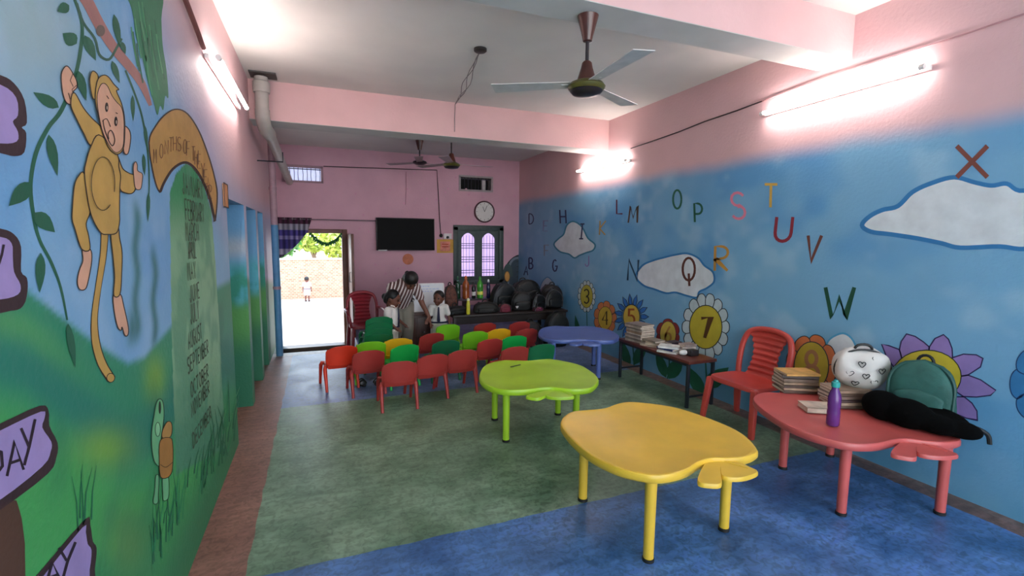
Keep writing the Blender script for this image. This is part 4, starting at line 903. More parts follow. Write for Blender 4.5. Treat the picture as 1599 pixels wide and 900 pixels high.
for hx_, hz_ in ((-.03, .2), (.05, .235), (.0, .12), (-.09, .13), (.09, .16), (.055, .075), (-.05, .055)):
    mb = MB(); pts = []
    for a, b in catmull(heart, 3):
        x = hx_ + a * .046; z = hz_ + b * .046; r = math.hypot(x / .165, (z - .14) / .14); pts.append((x, -.105 * max(.0, 1 - min(1, r * r)) ** (1 / 3) - .008, z))
    mb.tube(pts, .0028, 6, closed=True); mb.build('heart_print', BL, e)
MATS['white_canvas'].node_tree.nodes['Principled BSDF'].inputs['Specular IOR Level'].default_value = .2
# black jacket-like bag lying along the table edge
kb = ground(1440, 655, TZ)
e = empty('soft_bag', (3.36, 1.72, TZ), 'limp black bag slumped in front of the teal backpack', 'bag')
mb = MB()
for x, y, z, r in ((-.03, .16, .085, (.10, .12, .095)), (-.01, .03, .075, (.11, .14, .09)), (.03, -.10, .05, (.1, .13, .055)), (.08, -.2, .045, (.08, .1, .05)), (.02, .22, .06, (.07, .08, .07)), (.13, -.02, .06, (.08, .2, .07))): mb.ell((x, y, z), r)
mb.build('bag_body', M('matte_black_cloth', '#030303', 1, .4, 10, .4, 40), e, remesh=.012); MATS['matte_black_cloth'].node_tree.nodes['Principled BSDF'].inputs['Specular IOR Level'].default_value = .1
mb = MB(); mb.tube(catmull([(.14, -.2, .06), (.17, -.24, .05), (.2, -.27, .02), (.205, -.28, -.03)], 4, False), .012, 8); mb.build('strap', STR, e, smooth=True)
# purple bottle
def bottle(loc, h, r, mat, capm, lab, capc=None, grp=None, neck=.45):
    e = empty('bottle', loc, lab, 'bottle', grp)
    mb = MB(); mb.lathe([(r * .85, 0), (r, .008), (r, h * .3), (r * .93, h * .36), (r, h * .42), (r, h * .62), (r * .8, h * .72), (r * neck, h * .8), (r * neck, h * .86)], n=20); mb.build('bottle_body', mat, e, smooth=True)
    mb = MB(); mb.lathe([(r * neck * 1.15, h * .85), (r * neck * 1.2, h * .87), (r * neck * 1.15, h * .95), (r * neck * .7, h * .965), (r * neck * .6, h)], n=16); mb.build('bottle_cap', capm, e, smooth=True)
    return e
bt = ground(1300, 664, TZ); PURP = M('purple_plastic', '#7a3f95', .2, .1, 6, trans=.45)
bottle((bt[0], bt[1], TZ), .285, .036, PURP, M('aqua_cap', '#2f9a94', .35), 'translucent purple water bottle with aqua cap on red table', neck=.55)

# ------------------------------------------------------------------ the bag table by the back wall
DW = M('dark_table_wood', '#1d120d', .5, .3, 8)
tx0, tx1, ty0, ty1, BT = 1.74, 3.58, 6.55, 7.55, .50
e = empty('long_table', ((tx0 + tx1) / 2, (ty0 + ty1) / 2, 0), 'long dark table heaped with school bags', 'table'); hx_, hy_ = (tx1 - tx0) / 2, (ty1 - ty0) / 2
mb = MB(); mb.b2(-hx_, hx_, -hy_, hy_, BT - .035, BT); mb.build('tabletop', DW, e, bevel=.005)
for s in (-1, 1):
    for f in (-1, 1):
        mb = MB(); mb.b2(s * (hx_ - .04) - .025, s * (hx_ - .04) + .025, f * (hy_ - .05) - .025, f * (hy_ - .05) + .025, 0, BT - .035); mb.build('leg', DW, e, bevel=.003)
mb = MB(); mb.b2(-hx_ + .05, hx_ - .05, -hy_ + .04, -hy_ + .06, BT - .14, BT - .035); mb.build('apron', DW, e)
RS = M('raised_shelf_wood', '#3a2830', .5, .2, 8)
e = empty('raised_shelf', (2.12, 7.25, BT), 'low dark shelf carrying bottles on the bag table', 'shelf')
mb = MB(); mb.b2(-.45, .45, -.13, .13, .13, .15); mb.build('shelf_board', RS, e)
for s in (-1, 0, 1):
    mb = MB(); mb.b2(s * .43 - .012, s * .43 + .012, -.13, .13, 0, .13); mb.build('shelf_side', RS, e)
SZ = BT + .15
glass = lambda n, c: M('bottle_' + n, c, .2, .2, 8, trans=.25)
sp = lambda x: onY(x, 460, 7.22)[0]
bottle((sp(715), 7.22, SZ), .36, .04, glass('dgreen', '#1f4a32'), M('cap_green', '#1f5a3a', .4), 'tall dark green bottle left of the orange-brown bottle', grp='bottles under the window', neck=.4)
bottle((sp(728), 7.24, SZ), .36, .055, glass('amber', '#b05a2a'), M('cap_orange', '#c0622a', .4), 'fat orange-brown bottle under the window', grp='bottles under the window', neck=.4)
bottle((sp(739), 7.20, SZ), .27, .03, glass('black', '#1c2622'), M('cap_black', '#161616', .4), 'small dark bottle with a white label', grp='bottles under the window')
mb = MB(); mb.lathe([(.0312, .05), (.0312, .11)], (sp(739), 7.20, SZ), 16); lb = mb.build('bottle_label', M('label_white', '#d8d8d4', .6)); lb.parent = bpy.data.objects['bottle.003']; lb.location = -lb.parent.location
bottle((sp(749.5), 7.22, SZ), .35, .05, glass('green', '#4fae3a'), M('cap_green2', '#3a8a3a', .4), 'bright green bottle with a yellow label', grp='bottles under the window', neck=.42)
mb = MB(); mb.lathe([(.0512, .06), (.0512, .11)], (sp(749.5), 7.22, SZ), 16); lb = mb.build('bottle_label', M('label_yellow', '#d5d05a', .6)); lb.parent = bpy.data.objects['bottle.004']; lb.location = -lb.parent.location
bottle((sp(762), 7.2, SZ), .3, .032, glass('navy', '#232c58'), M('cap_white', '#d8d8dc', .4), 'navy blue bottle with a white cap', grp='bottles under the window')
yb = onY(731, 499, 6.63); bottle((yb[0], 6.63, BT), .235, .028, M('bottle_yellow', '#d8d23a', .35), M('cap_pale', '#e5e2b8', .4), 'yellow-green slim bottle at the front of the bag table', neck=.75)
FLW = M('brown_floral', '#5a3226', .7, .6, 30)
def at(x, y, Y): return onY(x, y, Y)
OLV = M('olive_black', '#0d0f0c', .6, .4, 9, .4); MRN = M('maroon_fabric', '#64142a', .6, .3, 9, .3); SLT = M('slate_fabric', '#11171a', .5, .3, 9, .35); SHN = M('black_sheen', '#060607', .35, .4, 9, .4); MBK = M('maroon_black', '#16080a', .5, .4, 9, .35); PLM = M('plum_fabric', '#5a2038', .6, .3, 9); TBK = M('teal_black', '#081312', .6, .3, 9, .4)
GTR = M('grey_trim', '#34363a', .5)
specs = [ # px x, Y, base z above the table, w, d, h, material, trim, label, tilt, turn
    (703, 7.0, 0, .20, .16, .40, FLW, STR, 'brown patterned bag beside the whiteboard', (0, 0), 0),
    (711, 6.74, 0, .30, .18, .11, BLK2, STR, 'flat charcoal bag lying below the brown patterned bag', (0, 0), .2),
    (758, 6.74, 0, .36, .2, .15, OLV, STR, 'olive-black bag lying left of the maroon bag', (0, 0), -.1),
    (787, 6.68, 0, .2, .13, .12, MRN, STR, 'small maroon bag at the front of the table', (0, 0), .1),
    (783, 7.02, 0, .42, .2, .37, SLT, GTR, 'slate black backpack at the left end of the heap', (.12, .12), .25),
    (813, 6.80, 0, .34, .22, .28, BLKF, STR, 'black backpack with a white heart badge in the heap', (.1, 0), -.1),
    (822, 7.10, .02, .48, .22, .36, BLK2, STR, 'large charcoal bag across the top of the heap', (.1, -.25), .1),
    (838, 6.72, 0, .26, .16, .22, SHN, GTR, 'shiny black bag right of the heart-badged backpack', (.05, .1), .3),
    (860, 6.78, 0, .34, .22, .27, BLKF, GTR, 'black bag at the right end of the heap, front row', (0, .15), .2),
    (857, 7.08, .02, .36, .22, .30, MBK, STR, 'maroon-black bag topping the right of the heap', (.1, .15), -.2),
    (840, 6.60, 0, .18, .08, .06, PLM, STR, 'small plum pouch at the table edge', (0, 0), .3)]
for k, (x, Y, z, w, d, h, mt, tm, lab, tl, rz) in enumerate(specs):
    q = at(x, 480, Y); z += .45 * (w * abs(math.sin(tl[1])) + d * abs(math.sin(tl[0]))); backpack((q[0], Y, BT + .002 + z), rz, w, d, h, mt, tm, lab, tl, 20 + k, 'school bags heaped on the long table', name='school_bag', dome=.6)
q = at(866, 520, 6.38); backpack((q[0], 6.36, 0), .1, .36, .22, .5, TBK, STR, 'teal-black school bag standing on the floor by the mural', (.05, 0), 41, 'school bags heaped on the long table', name='school_bag')
q = at(845, 520, 6.4); backpack((q[0] - .2, 6.36, 0), -.1, .34, .2, .4, BLKF, STR, 'black school bag standing on the floor under the bag table', (.05, 0), 43, 'school bags heaped on the long table', name='school_bag')
q = at(807, 480, 6.63); mb = MB(); mb.add([(q[0] + a * .05, 6.615, q[2] + b * .05) for a, b in catmull(heart, 3)] + [(q[0] + a * .05, 6.625, q[2] + b * .05) for a, b in catmull(heart, 3)], [tuple(range(30)), tuple(range(59, 29, -1))] + [(i, (i + 1) % 30, 30 + (i + 1) % 30, 30 + i) for i in range(30)])
hb = mb.build('heart_badge', M('badge_white', '#c8c8c8', .5)); par = [o for o in bpy.data.objects if o.get('label') == specs[5][8]][0]; hb.parent = par; bpy.context.view_layer.update(); hb.matrix_parent_inverse = par.matrix_world.inverted()
# brown cabinet and whiteboard
c0 = at(609, 500, 6.75); c1 = at(690, 500, 6.75)
CAB = M('brown_cabinet', '#4a2a20', .45, .3, 6)
e = empty('cabinet', ((c0[0] + c1[0]) / 2, 6.95, 0), 'low brown wooden cabinet behind the bending adult', 'cabinet'); hw_ = (c1[0] - c0[0]) / 2
mb = MB(); mb.b2(-hw_, hw_, -.19, .2, 0, .5); mb.build('cabinet_body', CAB, e, bevel=.004)
mb = MB(); mb.b2(-hw_ - .02, hw_ + .02, -.23, .22, .5, .525); mb.build('cabinet_top', CAB, e, bevel=.004)
for s in (-1, 1):
    mb = MB(); mb.b2(s * hw_ * .5 - hw_ * .47, s * hw_ * .5 + hw_ * .47, -.205, -.19, .04, .47); dr = mb.build('cabinet_door', CAB, e, bevel=.003)
    mb = MB(); mb.lathe([(.012, 0), (.014, .01), (.008, .02)], (-s * -.05, 0, 0), 12); kn = mb.build('knob', M('steel', '#9a9a9a', .3, metal=1), dr, xf=Matrix.Translation((s * .05, -.21, .26)) @ Matrix.Rotation(math.pi / 2, 4, 'X'))
a = at(641, 500, 6.9); b = at(690, 443, 6.9); hb_ = b[2] - .527; wb_ = at(696, 470, 6.9)[0] - at(640, 470, 6.9)[0]
e = empty('whiteboard', ((a[0] + b[0]) / 2, 6.9, .527), 'small whiteboard with faint writing propped on the cabinet', 'whiteboard'); e.rotation_euler = (math.radians(-6), 0, 0)
mb = MB(); mb.b2(-wb_ / 2, wb_ / 2, 0, .012, 0, hb_); mb.build('board', M('whiteboard_white', '#c9cdd0', .3, .04, 4), e)
mb = MB(); mb.b2(-wb_ / 2 - .01, -wb_ / 2 + .006, -.006, .018, 0, hb_); mb.b2(wb_ / 2 - .006, wb_ / 2 + .01, -.006, .018, 0, hb_); mb.b2(-wb_ / 2, wb_ / 2, -.006, .018, hb_ - .008, hb_ + .008); mb.b2(-wb_ / 2, wb_ / 2, -.006, .018, 0, .012); mb.build('board_frame', M('board_frame_white', '#d5d3d0', .4), e)
mb = MB()
for i, (z, l_) in enumerate(((.9, .5), (.8, .75), (.72, .6), (.55, .3), (.45, .35))):
    x = -wb_ * .4
    while x < -wb_ * .4 + l_ * wb_:
        w_ = rng.uniform(.015, .05); mb.b2(x, x + w_, -.0015, 0, z * hb_, z * hb_ + .009); x += w_ + .012
mb.build('writing', M('blue_ink', '#8fa4d0', .5), e)
mb = MB(); mb.tube([(0, .02, hb_ * .85), (0, .16, .0)], .008, 8); mb.build('prop_leg', STEELB, e)

# ------------------------------------------------------------------ things on the back wall
t0 = pB(586, 340); t1 = pB(677, 391); tw, th_ = t1[0] - t0[0], t0[2] - t1[2]
e = empty('television', ((t0[0] + t1[0]) / 2, YB - .05, t1[2]), 'black flat television mounted on the pink wall', 'television')
TVB = M('tv_black', '#0b0b0c', .3); mb = MB(); mb.b2(-tw / 2, tw / 2, -.05, .01, 0, th_); mb.build('tv_body', TVB, e, bevel=.006)
mb = MB(); mb.b2(-tw / 2 + .016, tw / 2 - .016, -.0525, -.05, .022, th_ - .016); mb.build('screen', M('tv_screen', '#020203', .55), e)
MATS['tv_screen'].node_tree.nodes['Principled BSDF'].inputs['Specular IOR Level'].default_value = .12
mb = MB(); mb.b2(-tw / 2 + .03, -tw / 2 + .18, -.056, -.0505, -.008, .012); mb.build('sticker', M('label_white', '#d8d8d4', .6), e)
mb = MB(); mb.b2(-.12, .12, .01, .05, th_ * .3, th_ * .7); mb.build('wall_mount', STEELB, e)
cc = pB(756, 331); cR = abs(pB(772, 331)[0] - pB(740, 331)[0]) / 2
e = empty('wall_clock', (cc[0], YB, cc[2]), 'round white wall clock with dark red rim', 'clock'); RX = Matrix.Rotation(math.pi / 2, 4, 'X')
mb = MB(); mb.lathe([(cR * .86, .001), (cR, .002), (cR, .03), (cR * .95, .04), (cR * .88, .04), (cR * .87, .02)], n=40); mb.build('clock_rim', M('dark_red_rim', '#4a1c24', .35), e, smooth=True, xf=RX)
mb = MB(); mb.lathe([(cR * .88, .015), (cR * .88, .021)], n=40); mb.build('clock_face', M('clock_white', '#d9d5cf', .5, .03), e, xf=RX)
for k in range(12):
    a = k * math.pi / 6; mb = MB(); mb.box((0, 0, cR * .75), (.006, .004, cR * .12)); mb.build('hour_mark', BL, e, xf=Matrix.Translation((0, -.023, 0)) @ Matrix.Rotation(a, 4, 'Y'))
for a, l_ in ((-.35, .5), (.42, .62)):
    mb = MB(); mb.box((0, 0, cR * l_ / 2), (.008, .003, cR * l_)); mb.build('clock_hand', BL, e, xf=Matrix.Translation((0, -.026, 0)) @ Matrix.Rotation(a, 4, 'Y'))
q0 = pB(682, 374); q1 = pB(708, 395)
e = empty('poster', ((q0[0] + q1[0]) / 2, YB, q1[2]), 'orange and yellow paper poster right of the television', 'poster'); w_, h_ = q1[0] - q0[0], q0[2] - q1[2]
mb = MB(); mb.b2(-w_ / 2, w_ / 2, -.006, -.001, 0, h_); mb.build('paper', M('poster_yellow', '#d9a548', .7), e)
mb = MB(); mb.b2(-w_ * .3, w_ * .3, -.008, -.006, h_ * .12, h_ * .85); mb.build('print', M('poster_pink', '#d98a78', .7, .3, 14), e)
mb = MB(); mb.b2(-w_ * .2, w_ * .2, -.0095, -.008, h_ * .6, h_ * .68); mb.b2(-w_ * .2, w_ * .2, -.0095, -.008, h_ * .42, h_ * .5); mb.build('heading', M('poster_red', '#b8482f', .7), e)
q = pB(694, 369); e = empty('switch_board', (q[0], YB, q[2] - .05), 'white switch board with a plugged cable beside the television', 'switch')
mb = MB(); mb.b2(-.02, .13, -.035, 0, 0, .1); mb.build('plate', M('switch_white', '#d8d0d0', .4), e, bevel=.006)
mb = MB(); mb.lathe([(.022, 0), (.026, .02), (.02, .045)], n=14); mb.build('plug', BL, e, xf=Matrix.Translation((.05, -.035, .03)) @ RX)
mb = MB(); mb.ell((-.07, -.03, .06), (.035, .03, .035)); mb.build('adapter', BL, e, smooth=True)
q = pB(687, 401); e = empty('orange_sticker', (pB(637, 405)[0], YB, pB(637, 405)[2]), 'round orange paper ornament under the television', 'decoration')
mb = MB(); mb.lathe([(.09, .001), (.1, .006)], n=24); mb.build('disc', M('orange_paper', '#c97858', .7, .2), e, xf=RX)

# conduits and cables
CAB_D = M('dark_cable', '#3a2a2c', .5)
def cable(pts, r, lab, mat=CAB_D, name='cable'):
    o = MB().tube(pts, r, 6).build(name, mat, smooth=True); return tag(o, lab, 'cable')
w = lambda x, y: pB(x, y) - np.array([0, .015, 0])
cable([w(505, 260), w(560, 262), w(620, 264), w(682, 266), w(684, 300), w(686, 340), w(688, 366)], .008, 'dark cable running along the back wall down to the switch board')
cable([w(634, 268), w(634, 300), w(633, 320)], .004, 'thin pinkish wire hanging above the television', M('pink_wire', '#b07a82', .5))
wr = lambda x, y: onX(x, y, XR - .012)
cable([wr(985, 232), wr(1020, 220), wr(1060, 206), wr(1100, 190), wr(1150, 173), wr(1190, 158)], .006, 'dark cable sagging along the right wall between the tube lamps')
cable([wr(1190, 158), wr(1280, 125), wr(1360, 100), wr(1480, 62), wr(1640, 8)], .005, 'pinkish cable above the near tube lamp on the right wall', M('pink_conduit', '#b98a8e', .5))
wl_ = lambda x, y: onX(x, y, XL + .02)
cable([wl_(280, -25), wl_(300, 27), wl_(318, 75)], .014, 'brown conduit running to the left tube lamp', M('brown_conduit', '#7a4a44', .5), 'conduit')

# pipes on the left
PVC = M('grey_pipe', '#a9a49c', .5, .12, 6)
pc = np.array([-.48, 5.52])
e = empty('drain_pipe', (pc[0], pc[1], 2.6), 'thick grey pipe dropping from the ceiling and slanting to the ventilator', 'pipe')
rel = lambda x, y, z: (x - pc[0], y - pc[1], z - 2.6)
mb = MB(); mb.tube([rel(*pc, 3.17), rel(*pc, 2.95), rel(*pc, 2.82)], .062, 18); mb.build('upright', PVC, e, smooth=True)
mb = MB(); mb.lathe([(.075, .42), (.08, .45), (.08, .52), (.07, .53)], n=20); mb.build('collar', PVC, e, smooth=True)
mb = MB(); mb.b2(-.1, .14, -.1, .1, .585, .598); mb.build('flange', M('flange_grey', '#4a4642', .6), e)
en = onY(452, 284, 8.75)
mb = MB(); mb.tube(catmull([rel(*pc, 2.86), rel(pc[0], pc[1] + .02, 2.78), rel(pc[0] + .01, pc[1] + .12, 2.70), rel(pc[0] + .03, pc[1] + .3, 2.68)], 4, False), .068, 16); mb.build('elbow', PVC, e, smooth=True)
mb = MB(); mb.tube([rel(pc[0] + .03, pc[1] + .25, 2.69), rel(*en)], .055, 16); mb.build('slanting_run', PVC, e, smooth=True)
mb = MB(); mb.tube([rel(XL + .006, 6.2, 2.45), rel(-.35, 6.2, 2.45), rel(-.35, 6.2, 2.56)], .008, 6); mb.build('bracket', STEELB, e)
e = empty('down_pipe', (-.53, 7.05, 0), 'slim painted pipe standing beside the last left pier', 'pipe')
mb = MB(); mb.tube([(0, 0, 0), (0, 0, 3.09)], .042, 16); mb.build('pipe_run', M('pinkish_pipe', '#a5848e', .5), e, smooth=True)
mb = MB(); mb.tube([(0, 0, .0), (0, 0, 1.75)], .0435, 16); mb.build('blue_coat', M('blue_pipe', '#4f86b0', .5), e, smooth=True)
for z in (.9, 2.2):
    mb = MB(); mb.lathe([(.05, z), (.05, z + .04)], n=16); mb.build('pipe_clip', M('pinkish_pipe', '#a5848e', .5), e)
mb = MB(); mb.b2(-.0075, .0, -.075, .075, -.08, .08); sg = mb.build('sign_card', M('orange_card', '#c98a5a', .6)); tag(sg, 'small orange card fixed at the corner of the first left opening', 'sign'); sg.location = (XL + .011, 4.03, 1.89)
mb = MB(); mb.b2(0, .003, -.082, .082, -.087, -.08); mb.b2(0, .003, -.082, .082, .08, .087); mb.b2(0, .003, -.082, -.075, -.087, .087); mb.b2(0, .003, .075, .082, -.087, .087); mb.build('card_edge', BL, sg)

# ------------------------------------------------------------------ ceiling fans
FBR = M('fan_brown', '#4a241c', .3, .2, 8, coat=.2); FGD = M('fan_olive_gold', '#66602f', .3, metal=.4); FDK = M('fan_dark', '#211a20', .35); FBL = M('fan_blade_grey', '#c4bfbb', .45)
def fan(loc, rod, lab, rot=0, flat=False, blade=FBL, k=1):
    e = empty('ceiling_fan', loc, lab, 'fan', 'ceiling fans')     # loc = fixing point on the ceiling
    mb = MB(); mb.lathe([(.02 * k, -.15 * k), (.028 * k, -.148 * k), (.034 * k, -.12 * k), (.06 * k, -.02 * k), (.064 * k, -.004), (.05 * k, 0)], n=20); mb.build('canopy', FBR, e, smooth=True)
    z = -.14 * k - rod; mb = MB(); mb.tube([(0, 0, -.14 * k), (0, 0, z)], .011, 10); mb.build('down_rod', FDK, e, smooth=True)
    if flat: pr = [(.02, z + .02), (.05, z), (.105, z - .025), (.11, z - .05), (.06, z - .075), (.02, z - .078)]
    else: pr = [(.02, z + .01), (.03, z), (.036, z - .03), (.055, z - .09), (.06, z - .11)]
    mb = MB(); mb.lathe(pr[::-1], n=24); mb.build('motor', FDK if flat else FBR, e, smooth=True)
    if not flat:
        mb = MB(); mb.lathe([(.085, z - .17), (.108, z - .155), (.115, z - .14), (.10, z - .12), (.062, z - .105)], n=28); mb.build('motor_ring', FGD, e, smooth=True)
        mb = MB(); mb.lathe([(.04, z - .19), (.085, z - .182), (.1, z - .165), (.09, z - .15)], n=28); mb.build('motor_cap', FDK, e, smooth=True)
    zb_ = z - (.04 if flat else .125)
    for i in range(3):
        a = rot + i * 2 * math.pi / 3
        mb = MB(); mb.sheet(lambda u, v: (.1 + .48 * u, (v - .5) * (.085 + .045 * u), zb_ + .012 * (v - .5)), 6, 4, .004)
        mb.box((.1, 0, zb_), (.1, .03, .006)); mb.build('blade', blade, e, smooth=True, xf=Matrix.Rotation(a, 4, 'Z'))
    return e
g = ground(921, 22, 2.94); fan((g[0], g[1] + .02, 2.94), .135, 'large brown and gold ceiling fan under the near beam', .5)
FBD = M('fan_blade_dark', '#a58e90', .5)
g = onY(655, 214, 7.6); fan((g[0], 7.6, 3.1), .16, 'flat dark ceiling fan on the left of the far bay', .3, True, FBD)
g = onY(705, 240, 6.3); fan((g[0], 6.3, 3.1), .26, 'bell-shaped dark ceiling fan on the right of the far bay', .1, False, FBD)
r0 = ground(750, 76, ZC); mb = MB(); mb.lathe([(.045, -.028), (.055, -.02), (.055, 0)], (0, 0, 0), 20)
e = empty('ceiling_rose', tuple(r0), 'dark ceiling rose with dangling twisted wires', 'fitting'); mb.build('rose_plate', M('rose_black', '#2a2624', .5), e, smooth=True)
for k in range(3):
    ph = k * 2.1; pts = [np.array([0, 0, -.02])]; hk = onY(711, 163, 5.70)
    for t in np.linspace(.1, 1, 12): 
        P_ = (hk - r0) * t; pts.append(P_ + np.array([.03 * math.sin(9 * t + ph) * math.sin(math.pi * t), 0, -.05 * math.sin(math.pi * t) * (.3 + k * .5)]))
    if k == 0:
        for y in (185, 205): pts.append(onY(710, y, 5.70) - r0)
        pts.append(onY(709, 216, 6.05) - r0)
    mb = MB(); mb.tube(pts, .004, 6); mb.build('wire', M('grey_wire', '#6f6a68', .5), e, smooth=True)

# ------------------------------------------------------------------ curtain, rod, garland
rz_ = pB(480, 343)[2]; r_a = pB(424, 341)[0] - .05; r_b = pB(588, 344)[0]
e = empty('curtain_rod', (r_a, YB - .09, rz_), 'thin metal curtain rod above the doorway', 'rod')
mb = MB(); mb.tube([(0, 0, 0), (r_b - r_a, 0, 0)], .009, 10); mb.build('rod', M('dull_steel', '#6a5a60', .35, metal=.8), e, smooth=True)
for x in (.1, r_b - r_a - .05):
    mb = MB(); mb.tube([(x, 0, 0), (x, .09, 0)], .007, 8); mb.build('rod_bracket', STEELB, e)
CU = M('curtain_cloth', '#5a4a78', .8, .2, 10, .2, 40); n = CU.node_tree.nodes; l = CU.node_tree.links; pr_ = n['Principled BSDF']
tcn = n.new('ShaderNodeTexCoord'); sp_ = n.new('ShaderNodeSeparateXYZ'); l.new(tcn.outputs['Object'], sp_.inputs[0]); rp = n.new('ShaderNodeValToRGB')
mr = n.new('ShaderNodeMapRange'); mr.inputs['From Min'].default_value = 0; mr.inputs['From Max'].default_value = .78; l.new(sp_.outputs['Z'], mr.inputs['Value']); l.new(mr.outputs[0], rp.inputs[0]); rp.color_ramp.interpolation = 'CONSTANT'
els = rp.color_ramp.elements
cols = [(0, '#2a1a38'), (.10, '#9a94a8'), (.22, '#3a3270'), (.42, '#7d74a0'), (.5, '#43397e'), (.62, '#8f8c98'), (.75, '#3f1830')]
els[0].color = (*lin(cols[0][1]), 1); els[1].position = cols[1][0]; els[1].color = (*lin(cols[1][1]), 1)
for ps, c in cols[2:]:
    q = els.new(ps); q.color = (*lin(c), 1)
wc = n.new('ShaderNodeTexWave'); wc.bands_direction = 'X'; wc.inputs['Scale'].default_value = 4; l.new(tcn.outputs['Object'], wc.inputs['Vector'])
mxc = n.new('ShaderNodeMix'); mxc.data_type = 'RGBA'; mxc.blend_type = 'SOFT_LIGHT'; mxc.inputs['Factor'].default_value = .7; l.new(rp.outputs[0], mxc.inputs['A']); l.new(wc.outputs['Color'], mxc.inputs['B'])
l.new(mxc.outputs['Result'], pr_.inputs['Base Color'])
cx0, cx1 = pB(426, 341)[0], pB(487, 341)[0]; cz0 = pB(427, 405)[2]; cz1 = pB(484, 362)[2]
e = empty('curtain', (cx0, YB - .09, cz0), 'purple and maroon checked curtain swept aside on the rod', 'curtain')
def cf(u, v):
    x = (cx1 - cx0) * u; top = rz_ + .025 - cz0; bt_ = (cz1 - cz0) * (u ** 1.6) ; bt_ = min(bt_, top - .15)
    return (x * (1 - .12 * (1 - v)), .03 * math.sin(u * 2 * math.pi * 4.2) * (1 - .3 * v) - .0, bt_ + (top - bt_) * v)
mb = MB(); mb.sheet(cf, 60, 14, .004); mb.build('cloth', CU, e, smooth=True)
for k in range(5):
    u = (k + .5) / 5; mb = MB(); c = cf(u, 1); mb.tube([(c[0] + .004 * k * 0, .022 * math.cos(a), c[2] - .028 + .022 * math.sin(a)) for a in np.linspace(0, 2 * math.pi, 16, endpoint=False)], .005, 6, closed=True); mb.build('eyelet', M('silver_ring', '#c8c4c8', .25, metal=.9), e, smooth=True)
ga, gb_ = pB(485, 363), pB(533, 361)
e = empty('leaf_garland', ((ga[0] + gb_[0]) / 2, YB - .03, ga[2]), 'green leaf garland sagging across the top of the doorway', 'garland')
pts = [(ga[0] + (gb_[0] - ga[0]) * t - (ga[0] + gb_[0]) / 2, 0, -.17 * 4 * t * (1 - t)) for t in np.linspace(0, 1, 20)]
mb = MB(); mb.tube(pts, .006, 6); mb.build('string', M('garland_string', '#3a5a30', .6), e)
LFG = M('garland_leaf', '#1f6a34', .5, .3, 30); base = None
for i, q in enumerate(pts):
    for s in (-1, 1):
        if base is None:
            mb = MB(); mb.add([(0, 0, 0), (.02, -.01, -.03), (0, -.014, -.075), (-.02, -.01, -.03)], [(0, 1, 2, 3)]); base = mb.build('leaf', LFG, e); o = base
        else: o = base.copy(); COL.objects.link(o)
        o.location = q; o.rotation_euler = (rng.uniform(-.4, .2), s * rng.uniform(.2, .8), rng.uniform(-.6, .6))

# trees beyond the boundary wall
LEAF = [M('leaf_yellow_green', '#a8b84a', .6, .4, 6), M('leaf_green', '#5a9440', .6, .4, 6)]; TRK = M('bark', '#7a6450', .9)
def tree(x, y, h, r, mat, lab, n=700, seed=1):
    rg = np.random.default_rng(seed); e = empty('tree', (x, y, -.62), lab, 'tree', 'trees beyond the boundary wall')
    mb = MB(); mb.tube([(0, 0, 0), (.1, 0, h * .4), (.02, .1, h * .75)], [.16, .12, .05], 8)
    for a in (.3, 2.2, 4.1): mb.tube([(.07, 0, h * .45), (r * .5 * math.cos(a), r * .5 * math.sin(a), h * .75)], [.07, .02], 6)
    mb.build('trunk', TRK, e, smooth=True)
    mb = MB()
    for i in range(n):
        v = norm(rg.normal(size=3)) * r * rg.uniform(.55, 1) ** .6; c = np.array([v[0], v[1], h * .8 + v[2] * .8]); a = norm(rg.normal(size=3)); b = norm(np.cross(a, rg.normal(size=3))); s = rg.uniform(.12, .22)
        mb.add([c - a * s, c + b * s * .45, c + a * s, c - b * s * .45], [(0, 1, 2, 3)])
    tag(mb.build('foliage', mat, e), kind='stuff')
tree(1.0, YW + 2.2, 2.5, .95, LEAF[0], 'yellow-green tree seen at the right of the doorway', 700, 3)
tree(-1.6, YW + 3, 2.7, 1.0, LEAF[1], 'green tree behind the swept curtain', 700, 5)
tree(-.3, YW + 7, 2.6, .8, LEAF[0], 'pale distant tree in the middle of the doorway', 500, 8)

# ------------------------------------------------------------------ people
SKIN = M('brown_skin', '#6b4030', .55, .1, 10); HAIR = M('black_hair', '#0b0908', .5, .3, 40, .4, 90); SHW = M('white_shirt', '#d6d3cd', .7, .05, 12, .2, 30); NVY = M('navy_cloth', '#14183a', .7); EYE_M = M('eye_dark', '#0d0a0a', .2)
def hand(mb, wrist, d, side, k=1.0, curl=.5):
    d = norm(np.array(d, float)); up = norm(np.cross(d, [0, 1, .01])) if abs(d[1]) < .9 else norm(np.cross(d, [1, 0, 0])); wv = norm(np.cross(d, up)); w_ = np.array(wrist, float)
    palm = w_ + d * .045 * k; mb.cap(w_, .017 * k, palm, .022 * k); mb.ell(tuple(palm + d * .012 * k), (.026 * k, .026 * k, .03 * k))
    for i, L in enumerate((.036, .042, .039, .03)):
        b = palm + d * .03 * k + up * (i - 1.5) * .0135 * k; m_ = b + d * L * k * .6 + wv * .008 * k * curl; t = m_ + d * L * k * .5 + wv * .02 * k * curl
        mb.cap(b, .0078 * k, m_, .0072 * k, 8); mb.cap(m_, .0072 * k, t, .006 * k, 8)
    b = w_ + d * .025 * k + up * side * .02 * k; t1_ = b + d * .025 * k + up * side * .024 * k; mb.cap(b, .009 * k, t1_, .008 * k, 8); mb.cap(t1_, .008 * k, t1_ + d * .022 * k, .0065 * k, 8)
